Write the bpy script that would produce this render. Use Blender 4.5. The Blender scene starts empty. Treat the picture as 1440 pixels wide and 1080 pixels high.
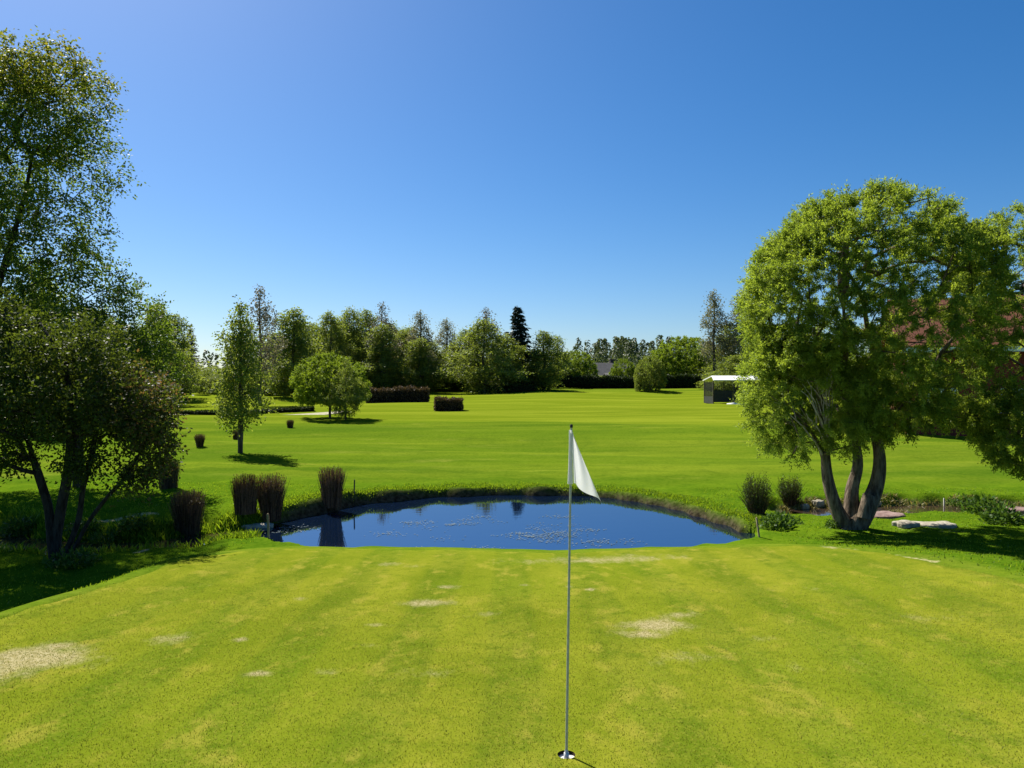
import bpy, math, numpy as np
from mathutils import Vector

SC = bpy.context.scene
COL = SC.collection
PI = math.pi
RNG = np.random.default_rng

# ------------------------------------------------------------------ camera
CAM_Z = 3.2
cam_d = bpy.data.cameras.new("camera"); cam = bpy.data.objects.new("camera", cam_d); COL.objects.link(cam)
cam.location = (0, 0, CAM_Z); cam.rotation_euler = (math.radians(90), 0, 0)
cam_d.sensor_fit = 'HORIZONTAL'; cam_d.sensor_width = 36; cam_d.lens = 27
cam_d.clip_start = 0.05; cam_d.clip_end = 6000
SC.camera = cam

# ------------------------------------------------------------------ light
SUN_AZ = math.radians(-37)       # left of the view direction (+Y)
SUN_EL = math.radians(48)
world = bpy.data.worlds.new("World"); SC.world = world; world.use_nodes = True
wn = world.node_tree.nodes; wl = world.node_tree.links
for n in list(wn): wn.remove(n)
w_out = wn.new('ShaderNodeOutputWorld'); w_bg = wn.new('ShaderNodeBackground'); w_sky = wn.new('ShaderNodeTexSky')
w_sky.sky_type = 'NISHITA'; w_sky.sun_disc = False
w_sky.sun_elevation = SUN_EL; w_sky.sun_rotation = SUN_AZ
w_sky.altitude = 100; w_sky.air_density = 0.9; w_sky.dust_density = 0.75; w_sky.ozone_density = 6.0
w_hsv = wn.new('ShaderNodeHueSaturation'); w_hsv.inputs['Saturation'].default_value = 1.28
w_bg.inputs['Strength'].default_value = 0.059
wl.new(w_sky.outputs[0], w_hsv.inputs['Color']); wl.new(w_hsv.outputs[0], w_bg.inputs['Color']); wl.new(w_bg.outputs[0], w_out.inputs['Surface'])
sun_d = bpy.data.lights.new("sun", 'SUN'); sun_d.energy = 4.9; sun_d.angle = math.radians(0.53); sun_d.color = (1.0, 0.95, 0.86)
sun = bpy.data.objects.new("sun", sun_d); COL.objects.link(sun); sun.location = (-30, 50, 60)
sd_ = Vector((math.sin(SUN_AZ) * math.cos(SUN_EL), math.cos(SUN_AZ) * math.cos(SUN_EL), math.sin(SUN_EL)))
sun.rotation_euler = sd_.to_track_quat('Z', 'Y').to_euler()
vs = SC.view_settings
vs.view_transform = 'Standard'; vs.look = 'None'; vs.gamma = 1; vs.exposure = 1.02; vs.use_curve_mapping = False
SC.cycles.max_bounces = 6; SC.cycles.diffuse_bounces = 3; SC.cycles.glossy_bounces = 3
SC.cycles.transmission_bounces = 4; SC.cycles.transparent_max_bounces = 6

# ------------------------------------------------------------------ materials
class NT:
    def __init__(s, name):
        s.m = bpy.data.materials.new(name); s.m.use_nodes = True
        s.t = s.m.node_tree; s.n = s.t.nodes; s.l = s.t.links
        s.b = s.n['Principled BSDF']; s.out = s.n['Material Output']
    def add(s, typ, **kw):
        nd = s.n.new(typ)
        for k, v in kw.items():
            if hasattr(nd, k): setattr(nd, k, v)
            else: nd.inputs[k].default_value = v
        return nd
    def link(s, a, b): s.l.new(a, b)
    def mix(s, fac, a, b, mode='MIX'):
        nd = s.n.new('ShaderNodeMix'); nd.data_type = 'RGBA'; nd.blend_type = mode
        for sock, v in ((nd.inputs[0], fac), (nd.inputs[6], a), (nd.inputs[7], b)):
            if hasattr(v, 'is_output'): s.link(v, sock)
            elif isinstance(v, (tuple, list)): sock.default_value = (*v[:3], 1)
            else: sock.default_value = v
        return nd.outputs[2]
    def noise(s, scale, detail=4, rough=.55, vec=None, dist=0):
        nd = s.add('ShaderNodeTexNoise'); nd.inputs['Scale'].default_value = scale
        nd.inputs['Detail'].default_value = detail; nd.inputs['Roughness'].default_value = rough
        nd.inputs['Distortion'].default_value = dist
        if vec is not None: s.link(vec, nd.inputs['Vector'])
        return nd.outputs['Fac']
    def ramp(s, fac, p0, p1, v0=0., v1=1.):
        nd = s.add('ShaderNodeMapRange'); nd.interpolation_type = 'SMOOTHSTEP'
        s.link(fac, nd.inputs[0])
        for i, v in enumerate((p0, p1, v0, v1)): nd.inputs[i + 1].default_value = v
        return nd.outputs[0]
    def math(s, op, a, b=0.):
        nd = s.add('ShaderNodeMath'); nd.operation = op
        for i, v in enumerate((a, b)):
            if hasattr(v, 'is_output'): s.link(v, nd.inputs[i])
            else: nd.inputs[i].default_value = v
        return nd.outputs[0]
    def attr(s, name):
        nd = s.add('ShaderNodeAttribute'); nd.attribute_name = name
        return nd.outputs['Fac']
    def pos(s, sx=1, sy=1, sz=1):
        g = s.add('ShaderNodeTexCoord'); m = s.add('ShaderNodeMapping'); m.inputs['Scale'].default_value = (sx, sy, sz)
        s.link(g.outputs['Object'], m.inputs['Vector']); return m.outputs[0]
    def bump(s, h, strength, dist=.02):
        nd = s.add('ShaderNodeBump'); nd.inputs['Strength'].default_value = strength; nd.inputs['Distance'].default_value = dist
        s.link(h, nd.inputs['Height']); s.link(nd.outputs[0], s.b.inputs['Normal'])
    def base(s, c, rough=.7, spec=.3):
        if hasattr(c, 'is_output'): s.link(c, s.b.inputs['Base Color'])
        else: s.b.inputs['Base Color'].default_value = (*c, 1)
        s.b.inputs['Roughness'].default_value = rough; s.b.inputs['Specular IOR Level'].default_value = spec

def leaf_mat(name, dark, light, transl=.45, accent=None, rough=.5, tcol=1.5):
    t = NT(name); f = t.attr('tint')
    c = t.mix(f, dark, light)
    if accent:
        a = t.attr('accent'); c = t.mix(a, c, accent)
    t.base(c, rough, .12)
    tr = t.add('ShaderNodeBsdfTranslucent')
    tc = t.mix(1.0, c, (tcol, tcol * .95, tcol * .45), 'MULTIPLY'); t.link(tc, tr.inputs['Color'])
    mx = t.add('ShaderNodeMixShader'); mx.inputs[0].default_value = transl
    t.link(t.b.outputs[0], mx.inputs[1]); t.link(tr.outputs[0], mx.inputs[2]); t.link(mx.outputs[0], t.out.inputs['Surface'])
    return t.m

def bark_mat(name, c1, c2, scale=18, stretch=.25, bump=.6):
    t = NT(name); p = t.pos(1, 1, stretch)
    n = t.noise(scale, 6, .65, p)
    t.base(t.mix(t.ramp(n, .35, .65), c1, c2), .9, .15); t.bump(n, bump, .03)
    return t.m

def plain_mat(name, c1, c2=None, scale=12, rough=.7, spec=.3, bump=0):
    t = NT(name)
    n = t.noise(scale, 5, .6, t.pos())
    t.base(t.mix(t.ramp(n, .3, .7), c1, c2 or tuple(v * .75 for v in c1)), rough, spec)
    if bump: t.bump(n, bump, .02)
    return t.m

M = {}
M['birch_leaf'] = leaf_mat('birch_leaf', (.038, .075, .012), (.14, .205, .026), .5, (.22, .20, .03))
M['far_leaf'] = leaf_mat('far_leaf', (.08, .12, .026), (.235, .285, .06), .5)
M['willow_leaf'] = leaf_mat('willow_leaf', (.09, .145, .022), (.29, .37, .058), .56)
M['dark_leaf'] = leaf_mat('dark_leaf', (.026, .040, .010), (.11, .15, .022), .42, (.15, .085, .05))
M['spruce_needle'] = leaf_mat('spruce_needle', (.014, .03, .024), (.04, .07, .045), .12)
M['larch_twig'] = leaf_mat('larch_twig', (.09, .10, .07), (.21, .21, .15), .4)
M['grass_blade'] = leaf_mat('grass_blade', (.08, .15, .008), (.20, .28, .02), .5)
M['dry_grass'] = leaf_mat('dry_grass', (.10, .10, .035), (.26, .22, .10), .3)
M['shrub_stem'] = leaf_mat('shrub_stem', (.06, .036, .026), (.25, .165, .10), .2)
M['shrub_leaf'] = leaf_mat('shrub_leaf', (.05, .04, .018), (.12, .10, .035), .3)
M['hedge_leaf'] = leaf_mat('hedge_leaf', (.018, .032, .010), (.05, .075, .02), .2)
M['hedge_twig'] = leaf_mat('hedge_twig', (.05, .034, .024), (.14, .10, .06), .2)
M['bark_dark'] = bark_mat('bark_dark', (.018, .014, .012), (.06, .05, .042))
M['bark_willow'] = bark_mat('bark_willow', (.06, .042, .028), (.21, .16, .11), 14, .2, .9)
M['bark_far'] = bark_mat('bark_far', (.04, .033, .026), (.13, .11, .09), 3)

# ------------------------------------------------------------------ terrain shape
def sstep(a, b, x):
    t = np.clip((x - a) / (b - a), 0, 1); return t * t * (3 - 2 * t)

def smooth_closed(pts, n=240):
    p = np.array(pts, float); k = len(p); out = []
    per = max(2, n // k)
    for i in range(k):
        p0, p1, p2, p3 = p[i - 1], p[i], p[(i + 1) % k], p[(i + 2) % k]
        for j in range(per):
            t = j / per
            out.append(.5 * ((2 * p1) + (-p0 + p2) * t + (2 * p0 - 5 * p1 + 4 * p2 - p3) * t * t + (-p0 + 3 * p1 - 3 * p2 + p3) * t ** 3))
    return np.array(out)

def smooth_open(pts, per=8):
    p = np.array(pts, float); k = len(p); out = []
    for i in range(k - 1):
        p0, p1, p2, p3 = p[max(i - 1, 0)], p[i], p[i + 1], p[min(i + 2, k - 1)]
        for j in range(per):
            t = j / per
            out.append(.5 * ((2 * p1) + (-p0 + p2) * t + (2 * p0 - 5 * p1 + 4 * p2 - p3) * t * t + (-p0 + 3 * p1 - 3 * p2 + p3) * t ** 3))
    out.append(p[-1]); return np.array(out)

def seg_dist(x, y, poly, closed):
    d = np.full(x.shape, 1e9)
    m = len(poly)
    for i in range(m if closed else m - 1):
        ax, ay = poly[i]; bx, by = poly[(i + 1) % m]
        dx, dy = bx - ax, by - ay; L = dx * dx + dy * dy + 1e-12
        t = np.clip(((x - ax) * dx + (y - ay) * dy) / L, 0, 1)
        d = np.minimum(d, (x - ax - t * dx) ** 2 + (y - ay - t * dy) ** 2)
    return np.sqrt(d)

def signed(x, y, poly):
    ins = np.zeros(x.shape, bool); m = len(poly)
    for i in range(m):
        ax, ay = poly[i]; bx, by = poly[(i + 1) % m]
        c = ((ay > y) != (by > y))
        if by != ay: ins ^= c & (x < (bx - ax) * (y - ay) / (by - ay) + ax)
    d = seg_dist(x, y, poly, True)
    return np.where(ins, -d, d)

GREEN = smooth_closed([(-5.35, -5), (-5.2, 2), (-5.05, 7.4), (-4.85, 9.6), (-4.75, 11.4), (-4.1, 12.7), (-2.3, 13.0), (0, 13.05), (2.3, 13.0),
                       (4.1, 12.9), (5.2, 12.3), (5.75, 11.0), (6.1, 9.0), (6.5, 6), (6.6, 1), (6.3, -5), (0, -8)], 204)
POND = smooth_closed([(-5.35, 17.0), (-4.9, 18.6), (-4.0, 20.2), (-2.3, 21.5), (0, 22.0), (2.5, 21.6), (4.0, 19.9), (4.7, 17.8), (4.95, 16.6),
                      (4.35, 15.25), (2.6, 14.3), (0, 14.05), (-2.5, 14.3), (-4.4, 15.1), (-5.1, 16.1)], 150)
DITCH = smooth_open([(-4.9, 16.8), (-6.0, 16.0), (-7.3, 15.0), (-9.0, 14.9), (-11, 15.9), (-14, 17), (-22, 19)], 5)
CREEK = smooth_open([(7.4, 18.9), (8.2, 19.15), (9.2, 19.3), (11, 19.5), (14, 19.4), (18, 20), (28, 22)], 5)

def H(x, y, full=False):
    x = np.asarray(x, float); y = np.asarray(y, float)
    shp = np.broadcast(x, y).shape
    x = np.broadcast_to(x, shp).ravel().copy(); y = np.broadcast_to(y, shp).ravel().copy()
    z = np.where(y < 22, .2, .2 + .0326 * (y - 22))
    z = np.where(y > 100, .2 + .0326 * 78 + .010 * (y - 100), z)
    far = sstep(23, 32, y)
    z = z + far * (.16 * np.sin(y * .33 + .06 * x + .8) * np.sin(x * .05 + 1) + .075 * np.sin(y * .9 + .15 * x + 2 * np.sin(x * .07))) * np.clip(y / 40, .5, 1.4)
    z = z + far * .022 * (np.sin(y * 1.9 + .3 * x + 2 * np.sin(x * .13 + y * .21)) + np.sin(y * 3.1 - .22 * x + 2.5 * np.sin(x * .19)) * .6) * (y < 95)
    z = z + .25 * np.exp(-((x + 9) / 6) ** 2 - ((y - 20) / 3.5) ** 2) + .12 * sstep(7, 14, x) * sstep(24, 14, y)
    rd = np.sqrt((x / 350.) ** 2 + ((y - 120) / 330.) ** 2)
    z = z + 5 * sstep(.75, 2.2, rd) + 9 * np.exp(-((x - 60) / 110) ** 2 - ((y - 420) / 130) ** 2)
    near = (np.abs(x) < 40) & (y < 42) & (y > -30)
    gd = np.full(x.shape, 50.); pd = np.full(x.shape, 50.); dd = np.full(x.shape, 50.); cd = np.full(x.shape, 50.)
    xn, yn = x[near], y[near]
    gd[near] = signed(xn, yn, GREEN); pd[near] = signed(xn, yn, POND)
    dd[near] = seg_dist(xn, yn, DITCH, False); cd[near] = seg_dist(xn, yn, CREEK, False)
    gz = .95 + (4.68 - np.maximum(y, -3)) * .07 + .006 * x * x + .02 * np.sin(x * 1.1 + .5) * np.sin(y * .8) + .012 * np.sin(x * 2.3 + y * 1.7)
    w = 1.5 + 2.8 * sstep(4.6, 7, x)
    z = np.where(gd < 40, gz + (z - gz) * sstep(0, 1, gd / w), z)
    # rougher ground just outside the green
    ro = sstep(.2, 1.2, gd) * (1 - sstep(24, 30, y)) * (gd < 40)
    z = z + ro * (.035 * np.sin(x * 2.1 + 1.3 * np.sin(y * 1.3)) * np.sin(y * 2.6 + x * .7) + .02 * np.sin(x * 5.1 + y * 3.3))
    bw = np.where(y > 16.5, .22, .45)
    wob = .12 * np.sin(x * 2.9 + y * 1.1) + .08 * np.sin(x * 6.1 - y * 4.7)
    z = -.55 + (z + .55) * sstep(-.55, 0, (pd + wob * .6) / 1. - bw)
    z = np.where(dd < 40, -.3 + (z + .3) * sstep(.35, 1.35, dd + wob), z)
    z = np.where(cd < 40, -.22 + (z + .22) * sstep(.7, 1.5, cd + wob), z)
    if full: return z.reshape(shp), gd.reshape(shp), pd.reshape(shp), dd.reshape(shp), cd.reshape(shp), wob.reshape(shp)
    return z.reshape(shp)

def h1(x, y): return float(H(np.array([x]), np.array([y]))[0])

def hit(u, v, ymin=3., ymax=140.):
    """ground point seen at photo pixel u, v"""
    ys = np.linspace(ymin, ymax, 3000); xs = (u - 720) / 1080 * ys
    g = H(xs, ys); ray = CAM_Z - (v - 540) / 1080 * ys
    k = np.argmax(g >= ray)
    return float(xs[k]), float(ys[k])

# ------------------------------------------------------------------ mesh helpers
def new_mesh(name, verts, faces_idx, nper, mat, attrs=None, smooth=False):
    """verts (n,3), faces_idx flat ints, nper corners per face (int)"""
    me = bpy.data.meshes.new(name)
    verts = np.ascontiguousarray(verts, np.float32); fi = np.ascontiguousarray(faces_idx, np.int32).ravel()
    nf = len(fi) // nper
    me.vertices.add(len(verts)); me.vertices.foreach_set('co', verts.ravel())
    me.loops.add(len(fi)); me.loops.foreach_set('vertex_index', fi)
    me.polygons.add(nf); me.polygons.foreach_set('loop_start', np.arange(0, nf * nper, nper, dtype=np.int32))
    if smooth: me.polygons.foreach_set('use_smooth', np.ones(nf, bool))
    for k, a in (attrs or {}).items():
        at = me.attributes.new(k, 'FLOAT', 'POINT'); at.data.foreach_set('value', np.ascontiguousarray(a, np.float32))
    me.update(calc_edges=True); me.validate()
    if mat: me.materials.append(mat)
    return me

def link(name, me, parent=None, loc=None):
    o = bpy.data.objects.new(name, me); COL.objects.link(o)
    if parent: o.parent = parent
    if loc is not None: o.location = loc
    return o

def tag(o, label=None, cat=None, group=None, kind=None):
    for k, v in (('label', label), ('category', cat), ('group', group), ('kind', kind)):
        if v: o[k] = v
    return o

def empty(name, loc, rz=0, scale=1):
    o = bpy.data.objects.new(name, None); COL.objects.link(o); o.location = loc; o.rotation_euler = (0, 0, rz)
    o.scale = (scale, scale, scale) if not isinstance(scale, tuple) else scale
    o.empty_display_size = .2
    return o

def copy_tree(root, loc, rz=0, scale=1):
    r = root.copy(); COL.objects.link(r); r.location = loc; r.rotation_euler = (0, 0, rz)
    r.scale = (scale, scale, scale) if not isinstance(scale, tuple) else scale
    for c in root.children:
        d = c.copy(); COL.objects.link(d); d.parent = r
        for g in c.children:
            e = g.copy(); COL.objects.link(e); e.parent = d
    return r

def unit(v): return v / (np.linalg.norm(v, axis=-1, keepdims=True) + 1e-9)

def leaf_quads(base, axis, nrm, length, width):
    """rhombic leaf quads: base point, axis direction, face normal"""
    a = unit(axis); s = unit(np.cross(a, nrm)); L = length[:, None]; W = width[:, None]
    q = np.stack([base, base + a * L * .45 + s * W * .5, base + a * L, base + a * L * .45 - s * W * .5], 1)
    return q

def quads_obj(name, q, mat, tint, parent=None, accent=None, loc=None):
    n = len(q); at = {'tint': np.repeat(tint, 4)}
    if accent is not None: at['accent'] = np.repeat(accent, 4)
    me = new_mesh(name, q.reshape(-1, 3), np.arange(n * 4), 4, mat, at)
    return link(name, me, parent, loc)

def tube_mesh(name, paths, mat, sides=8, attrs=None):
    """paths: list of (points (n,3), radii (n,)); one mesh"""
    V, F, off = [], [], 0
    T = []
    for k, (p, r) in enumerate(paths):
        p = np.asarray(p, float); r = np.asarray(r, float); n = len(p)
        d = unit(np.gradient(p, axis=0)); ref = np.array([.31, .93, .2])
        a = unit(np.cross(d, ref)); b = np.cross(d, a)
        an = np.arange(sides) / sides * 2 * PI
        ring = p[:, None] + r[:, None, None] * (np.cos(an)[None, :, None] * a[:, None] + np.sin(an)[None, :, None] * b[:, None])
        V.append(ring.reshape(-1, 3))
        i = np.arange(n - 1)[:, None] * sides; j = np.arange(sides)[None]; j2 = (j + 1) % sides
        F.append((np.stack([i + j, i + j2, i + sides + j2, i + sides + j], -1) + off).reshape(-1, 4)); off += n * sides
        T.append(np.full(n * sides, attrs[k] if attrs is not None else 0.))
    return new_mesh(name, np.concatenate(V), np.concatenate(F), 4, mat, {'tint': np.concatenate(T)} if attrs is not None else None, True)

def grow(trunks, targets, rng, seg=.3, tip=.006, base_r=.2, min_z=0., rise=.9, stem_r=None):
    """skeleton: trunk polylines + one branch to each target, attached to the nearest suitable node. Returns list of (points, radii) per chain."""
    pos = []; par = []; floor = {}
    for ti_, tr in enumerate(trunks):
        prev = -1; m0 = len(pos)
        for p in tr:
            if prev == -1 and pos and np.linalg.norm(np.array(p) - np.array(pos[0])) < 1e-6: prev = 0; continue
            pos.append(np.array(p, float)); par.append(prev); prev = len(pos) - 1
        if stem_r and ti_ < len(stem_r):
            for q_ in range(m0, len(pos)): floor[q_] = stem_r[ti_][0] + (stem_r[ti_][1] - stem_r[ti_][0]) * ((q_ - m0) / max(1, len(pos) - m0 - 1)) ** .7
    P = np.zeros((len(pos) + len(targets) * 24 + 10, 3)); n = len(pos); P[:n] = pos
    par = par + [0] * (len(P) - n)
    cen = P[:n].mean(0)
    order = np.argsort(np.linalg.norm(targets[:, :2] - cen[:2], axis=1) + .3 * rng.random(len(targets)))
    ends = []
    for ti in order:
        t = targets[ti]; dv = t - P[:n]; d = np.linalg.norm(dv, axis=1)
        cost = d + rise * np.maximum(0, .25 * d - dv[:, 2]) + 50 * (P[:n, 2] < min_z)
        k = int(np.argmin(cost)); L = d[k]; m = int(np.clip(L / seg, 1, 20))
        up = P[k] - P[par[k]] if par[k] >= 0 else np.array([0, 0, 1.])
        ctl = P[k] + .35 * L * unit(up * .6 + unit(t - P[k]) + np.array([0, 0, .35])) + rng.normal(0, .06 * L, 3)
        prev = k
        for j in range(1, m + 1):
            s = j / m; q = (1 - s) ** 2 * P[k] + 2 * s * (1 - s) * ctl + s * s * t
            P[n] = q; par[n] = prev; prev = n; n += 1
        ends.append(prev)
    par = np.array(par[:n]); P = P[:n]
    cnt = np.zeros(n); kids = [[] for _ in range(n)]
    for i in range(n):
        if par[i] >= 0: kids[par[i]].append(i)
    for i in range(n - 1, -1, -1):
        if not kids[i]: cnt[i] = 1
        else: cnt[i] = sum(cnt[c] for c in kids[i])
    # parents always precede children except trunk roots -> fine
    e = math.log(base_r / tip) / math.log(max(cnt.max(), 2))
    R = tip * cnt ** e
    for q_, v_ in floor.items(): R[q_] = v_
    chains = []
    stack = [i for i in range(n) if par[i] < 0]
    while stack:
        s = stack.pop(); ch = [s]
        if par[s] >= 0: ch = [par[s], s]
        while kids[ch[-1]]:
            c = sorted(kids[ch[-1]], key=lambda q: -cnt[q])
            stack.extend(c[1:]); ch.append(c[0])
        pts = P[ch]; rr = R[ch].copy()
        if par[s] >= 0: rr[0] = rr[1] * 1.15
        chains.append((pts, rr))
    return chains

def split_chains(chains, thr=.03):
    return [c for c in chains if c[1].max() >= thr], [c for c in chains if c[1].max() < thr]

def wood_mesh(name, chains, mat, thr=.03, s1=9, s2=4):
    V, F, off = [], [], 0
    for p, r in chains:
        if len(p) < 2: continue
        sides = s1 if r.max() >= thr else s2
        n = len(p); d = unit(np.gradient(p, axis=0)); ref = np.array([.31, .93, .2])
        a = unit(np.cross(d, ref)); b = np.cross(d, a); an = np.arange(sides) / sides * 2 * PI
        rr = r[:, None] * (1 + (.10 * np.sin(3 * an + 1.3 * p[:, 2:3] * 2) if sides > 5 else 0 * an))
        ring = p[:, None] + rr[:, :, None] * (np.cos(an)[None, :, None] * a[:, None] + np.sin(an)[None, :, None] * b[:, None])
        V.append(ring.reshape(-1, 3))
        i = np.arange(n - 1)[:, None] * sides; j = np.arange(sides)[None]; j2 = (j + 1) % sides
        F.append((np.stack([i + j, i + j2, i + sides + j2, i + sides + j], -1) + off).reshape(-1, 4)); off += n * sides
    return new_mesh(name, np.concatenate(V), np.concatenate(F), 4, mat, None, True)

def in_ellipsoid(rng, n, c, r, shell=(0, 1)):
    d = unit(rng.normal(size=(n, 3))); f = rng.uniform(shell[0] ** 3, shell[1] ** 3, n) ** (1 / 3)
    return np.array(c) + d * f[:, None] * np.array(r), d

def spray(rng, clumps, out, shoots, per, slen, leaf_l, leaf_w, droop=0., spread=.5, tint_c=None, jit=.02):
    """shoots leaving every clump point, leaves along each shoot"""
    n = len(clumps)
    S = np.repeat(clumps, shoots, 0); O = np.repeat(out, shoots, 0)
    d = unit(O + rng.normal(0, spread, S.shape) + np.array([0, 0, -droop]))
    L = slen * rng.uniform(.5, 1.3, len(S))
    S2 = np.repeat(S, per, 0); D2 = np.repeat(d, per, 0); L2 = np.repeat(L, per)
    t = rng.random(len(S2)); 
    p = S2 + D2 * (t * L2)[:, None] + np.array([0, 0, -1.]) * (droop * .6 * L2 * t * t)[:, None] + rng.normal(0, jit, S2.shape)
    ax = unit(D2 * .8 + rng.normal(0, .7, S2.shape) + np.array([0, 0, -droop * .8]))
    nr = unit(rng.normal(0, 1, S2.shape) + np.repeat(np.repeat(out, shoots, 0), per, 0) * .5 + np.array([0, 0, .5]))
    k = rng.uniform(.7, 1.3, len(S2))
    q = leaf_quads(p, ax, nr, leaf_l * k, leaf_w * k)
    tc = rng.random(n) if tint_c is None else tint_c
    ti = np.clip(np.repeat(np.repeat(tc, shoots), per) * .6 + rng.random(len(S2)) * .4, 0, 1)
    return q, ti

# ------------------------------------------------------------------ ground
def axis(lo, hi, step, end, ratio=1.13):
    core = np.arange(lo, hi + step * .5, step); up = []; s = step; v = core[-1]
    while v < end: s *= ratio; v += s; up.append(v)
    dn = []; s = step; v = lo
    while v > -end: s *= ratio; v -= s; dn.append(v)
    return np.concatenate([dn[::-1], core, up])

CUP = np.array([.3285, 4.64])
gx = axis(-13, 13, .11, 2200); gy = axis(5, 24, .11, 2200)
XX, YY = np.meshgrid(gx, gy); ZZ, GD, PD, DD, CD, WB = H(XX, YY, True)
nx, ny = len(gx), len(gy)
idx = np.arange(nx * ny).reshape(ny, nx)
F = np.stack([idx[:-1, :-1], idx[:-1, 1:], idx[1:, 1:], idx[1:, :-1]], -1).reshape(-1, 4)
inside = (GD < -.25).ravel()
F = F[~inside[F].all(1)]
bank = sstep(.30, .02, PD + WB * .5) * sstep(16.3, 18, YY + .25 * np.abs(XX)) * (np.abs(XX) < 12)
soil = np.clip(np.maximum(bank, np.maximum(sstep(.8, .3, DD + WB) * .9, 0)), 0, 1)
mud = sstep(1.25, .75, CD + WB) * sstep(6.2, 7.0, XX)
lush = np.clip(sstep(.1, .5, GD) * sstep(26, 21, YY) + .0, 0, 1) * (GD < 40)
lush = np.where(GD < 40, lush, 0)
dry = np.zeros(XX.shape)
for u0, v0, u1, v1, wd, sg in [(1225, 779, 1312, 790, .16, .62), (1160, 769, 1195, 773, .2, .5), (120, 737, 215, 722, .18, .7), (195, 777, 290, 762, .12, .8), (1255, 744, 1345, 747, .2, .4)]:
    a_, b_ = hit(u0, v0), hit(u1, v1); sel = (np.abs(XX) < 14) & (YY < 24) & (YY > 5)
    dl = seg_dist(XX[sel], YY[sel], np.array([a_, b_]), False); dry[sel] = np.maximum(dry[sel], sg * np.exp(-(dl / wd) ** 2))
t = NT('turf')
p1 = t.pos(); ps = t.pos(.12, 1, 1)
nb = t.noise(.35, 4, .6, ps); nf = t.noise(9, 5, .7, p1); nm = t.noise(1.3, 4, .6, p1); nstreak_shade = t.noise(.5, 5, .62, t.pos(.09, 1, 1), .6)  # X-stretched noise: mowing streaks with undulation shade painted into the turf
c = t.mix(t.ramp(nb, .3, .7), (.050, .102, .005), (.108, .165, .008))
c = t.mix(t.ramp(nstreak_shade, .42, .66, 0, .7), c, (.145, .190, .012))
c = t.mix(t.ramp(nm, .5, .75, 0, .5), c, (.050, .092, .005))
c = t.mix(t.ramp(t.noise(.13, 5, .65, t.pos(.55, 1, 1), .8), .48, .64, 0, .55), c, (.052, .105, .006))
cl = t.mix(t.ramp(nm, .3, .7), (.040, .098, .003), (.085, .150, .005))
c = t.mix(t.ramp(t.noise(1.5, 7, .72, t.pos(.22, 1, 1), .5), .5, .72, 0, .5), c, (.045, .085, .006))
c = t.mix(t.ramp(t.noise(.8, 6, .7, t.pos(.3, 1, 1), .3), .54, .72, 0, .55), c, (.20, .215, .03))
c = t.mix(t.math('MULTIPLY', t.attr('lush'), .9), c, cl)
c = t.mix(t.ramp(nf, .35, .75, 0, .45), c, t.mix(.5, c, (.16, .20, .02)))
c = t.mix(t.ramp(nf, .55, .3, 0, .35), c, t.mix(.75, c, (.02, .05, .004)))
sc_ = t.mix(t.ramp(nf, .35, .65), (.018, .013, .009), (.07, .055, .035))
c = t.mix(t.math('MULTIPLY', t.attr('cut'), .75), c, t.mix(t.ramp(nstreak_shade, .4, .65), (.125, .165, .008), (.19, .225, .016)))  # far band painted paler, as grazing sun would light the cut fairway
dr = t.math('ADD', t.attr('dry'), t.math('MULTIPLY', t.math('SUBTRACT', nf, .5), 1.2))
c = t.mix(t.ramp(dr, .35, .75, 0, .9), c, (.38, .33, .18))
c = t.mix(t.attr('soil'), c, sc_)
mc = t.mix(t.ramp(t.noise(3.5, 5, .65, p1), .4, .62), (.05, .035, .027), (.20, .16, .125))
mc = t.mix(t.ramp(t.noise(.8, 3, .5, p1), .5, .62), mc, (.20, .115, .10))
c = t.mix(t.attr('mud'), c, mc)
t.base(c, .9, .0); t.bump(t.noise(26, 5, .7, p1), .55, .03)
M['turf'] = t.m
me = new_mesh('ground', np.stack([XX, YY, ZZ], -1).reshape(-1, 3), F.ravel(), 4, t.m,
              {'dry': dry.ravel(), 'cut': (sstep(40, 50, YY + .12 * XX) * sstep(96, 84, YY)).ravel(), 'soil': soil.ravel(), 'lush': lush.ravel(), 'mud': mud.ravel()}, True)  # cut masks the far band whose sunlit brightness is painted in
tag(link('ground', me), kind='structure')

# putting green: a sheet fanned out round the hole, lying on the ground
NA = 480
ang = np.arange(NA) / NA * 2 * PI
gp = GREEN - CUP; ga = np.arctan2(gp[:, 1], gp[:, 0])
gaw = np.mod(ga, 2 * PI); o_ = np.argsort(gaw)
gr = np.interp(ang, np.r_[gaw[o_][-1] - 2 * PI, gaw[o_], gaw[o_][0] + 2 * PI], np.r_[np.hypot(*gp.T)[o_][-1], np.hypot(*gp.T)[o_], np.hypot(*gp.T)[o_][0]])
gr = gr * (1 + .004 * np.sin(ang * 37) + .003 * np.sin(ang * 83 + 1))
fr = np.r_[0, .004, .012, .025, np.linspace(.04, .96, 92), .985, 1.0]
RR = .054 + fr[:, None] * (gr[None] - .054)
GX = CUP[0] + RR * np.cos(ang)[None]; GY = CUP[1] + RR * np.sin(ang)[None]
lift = np.where(fr > .99, -.03, .008)[:, None]
GZ = H(GX, GY) + lift
CUP_Z = float(GZ[0].mean()); GZ[0] = CUP_Z
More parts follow.
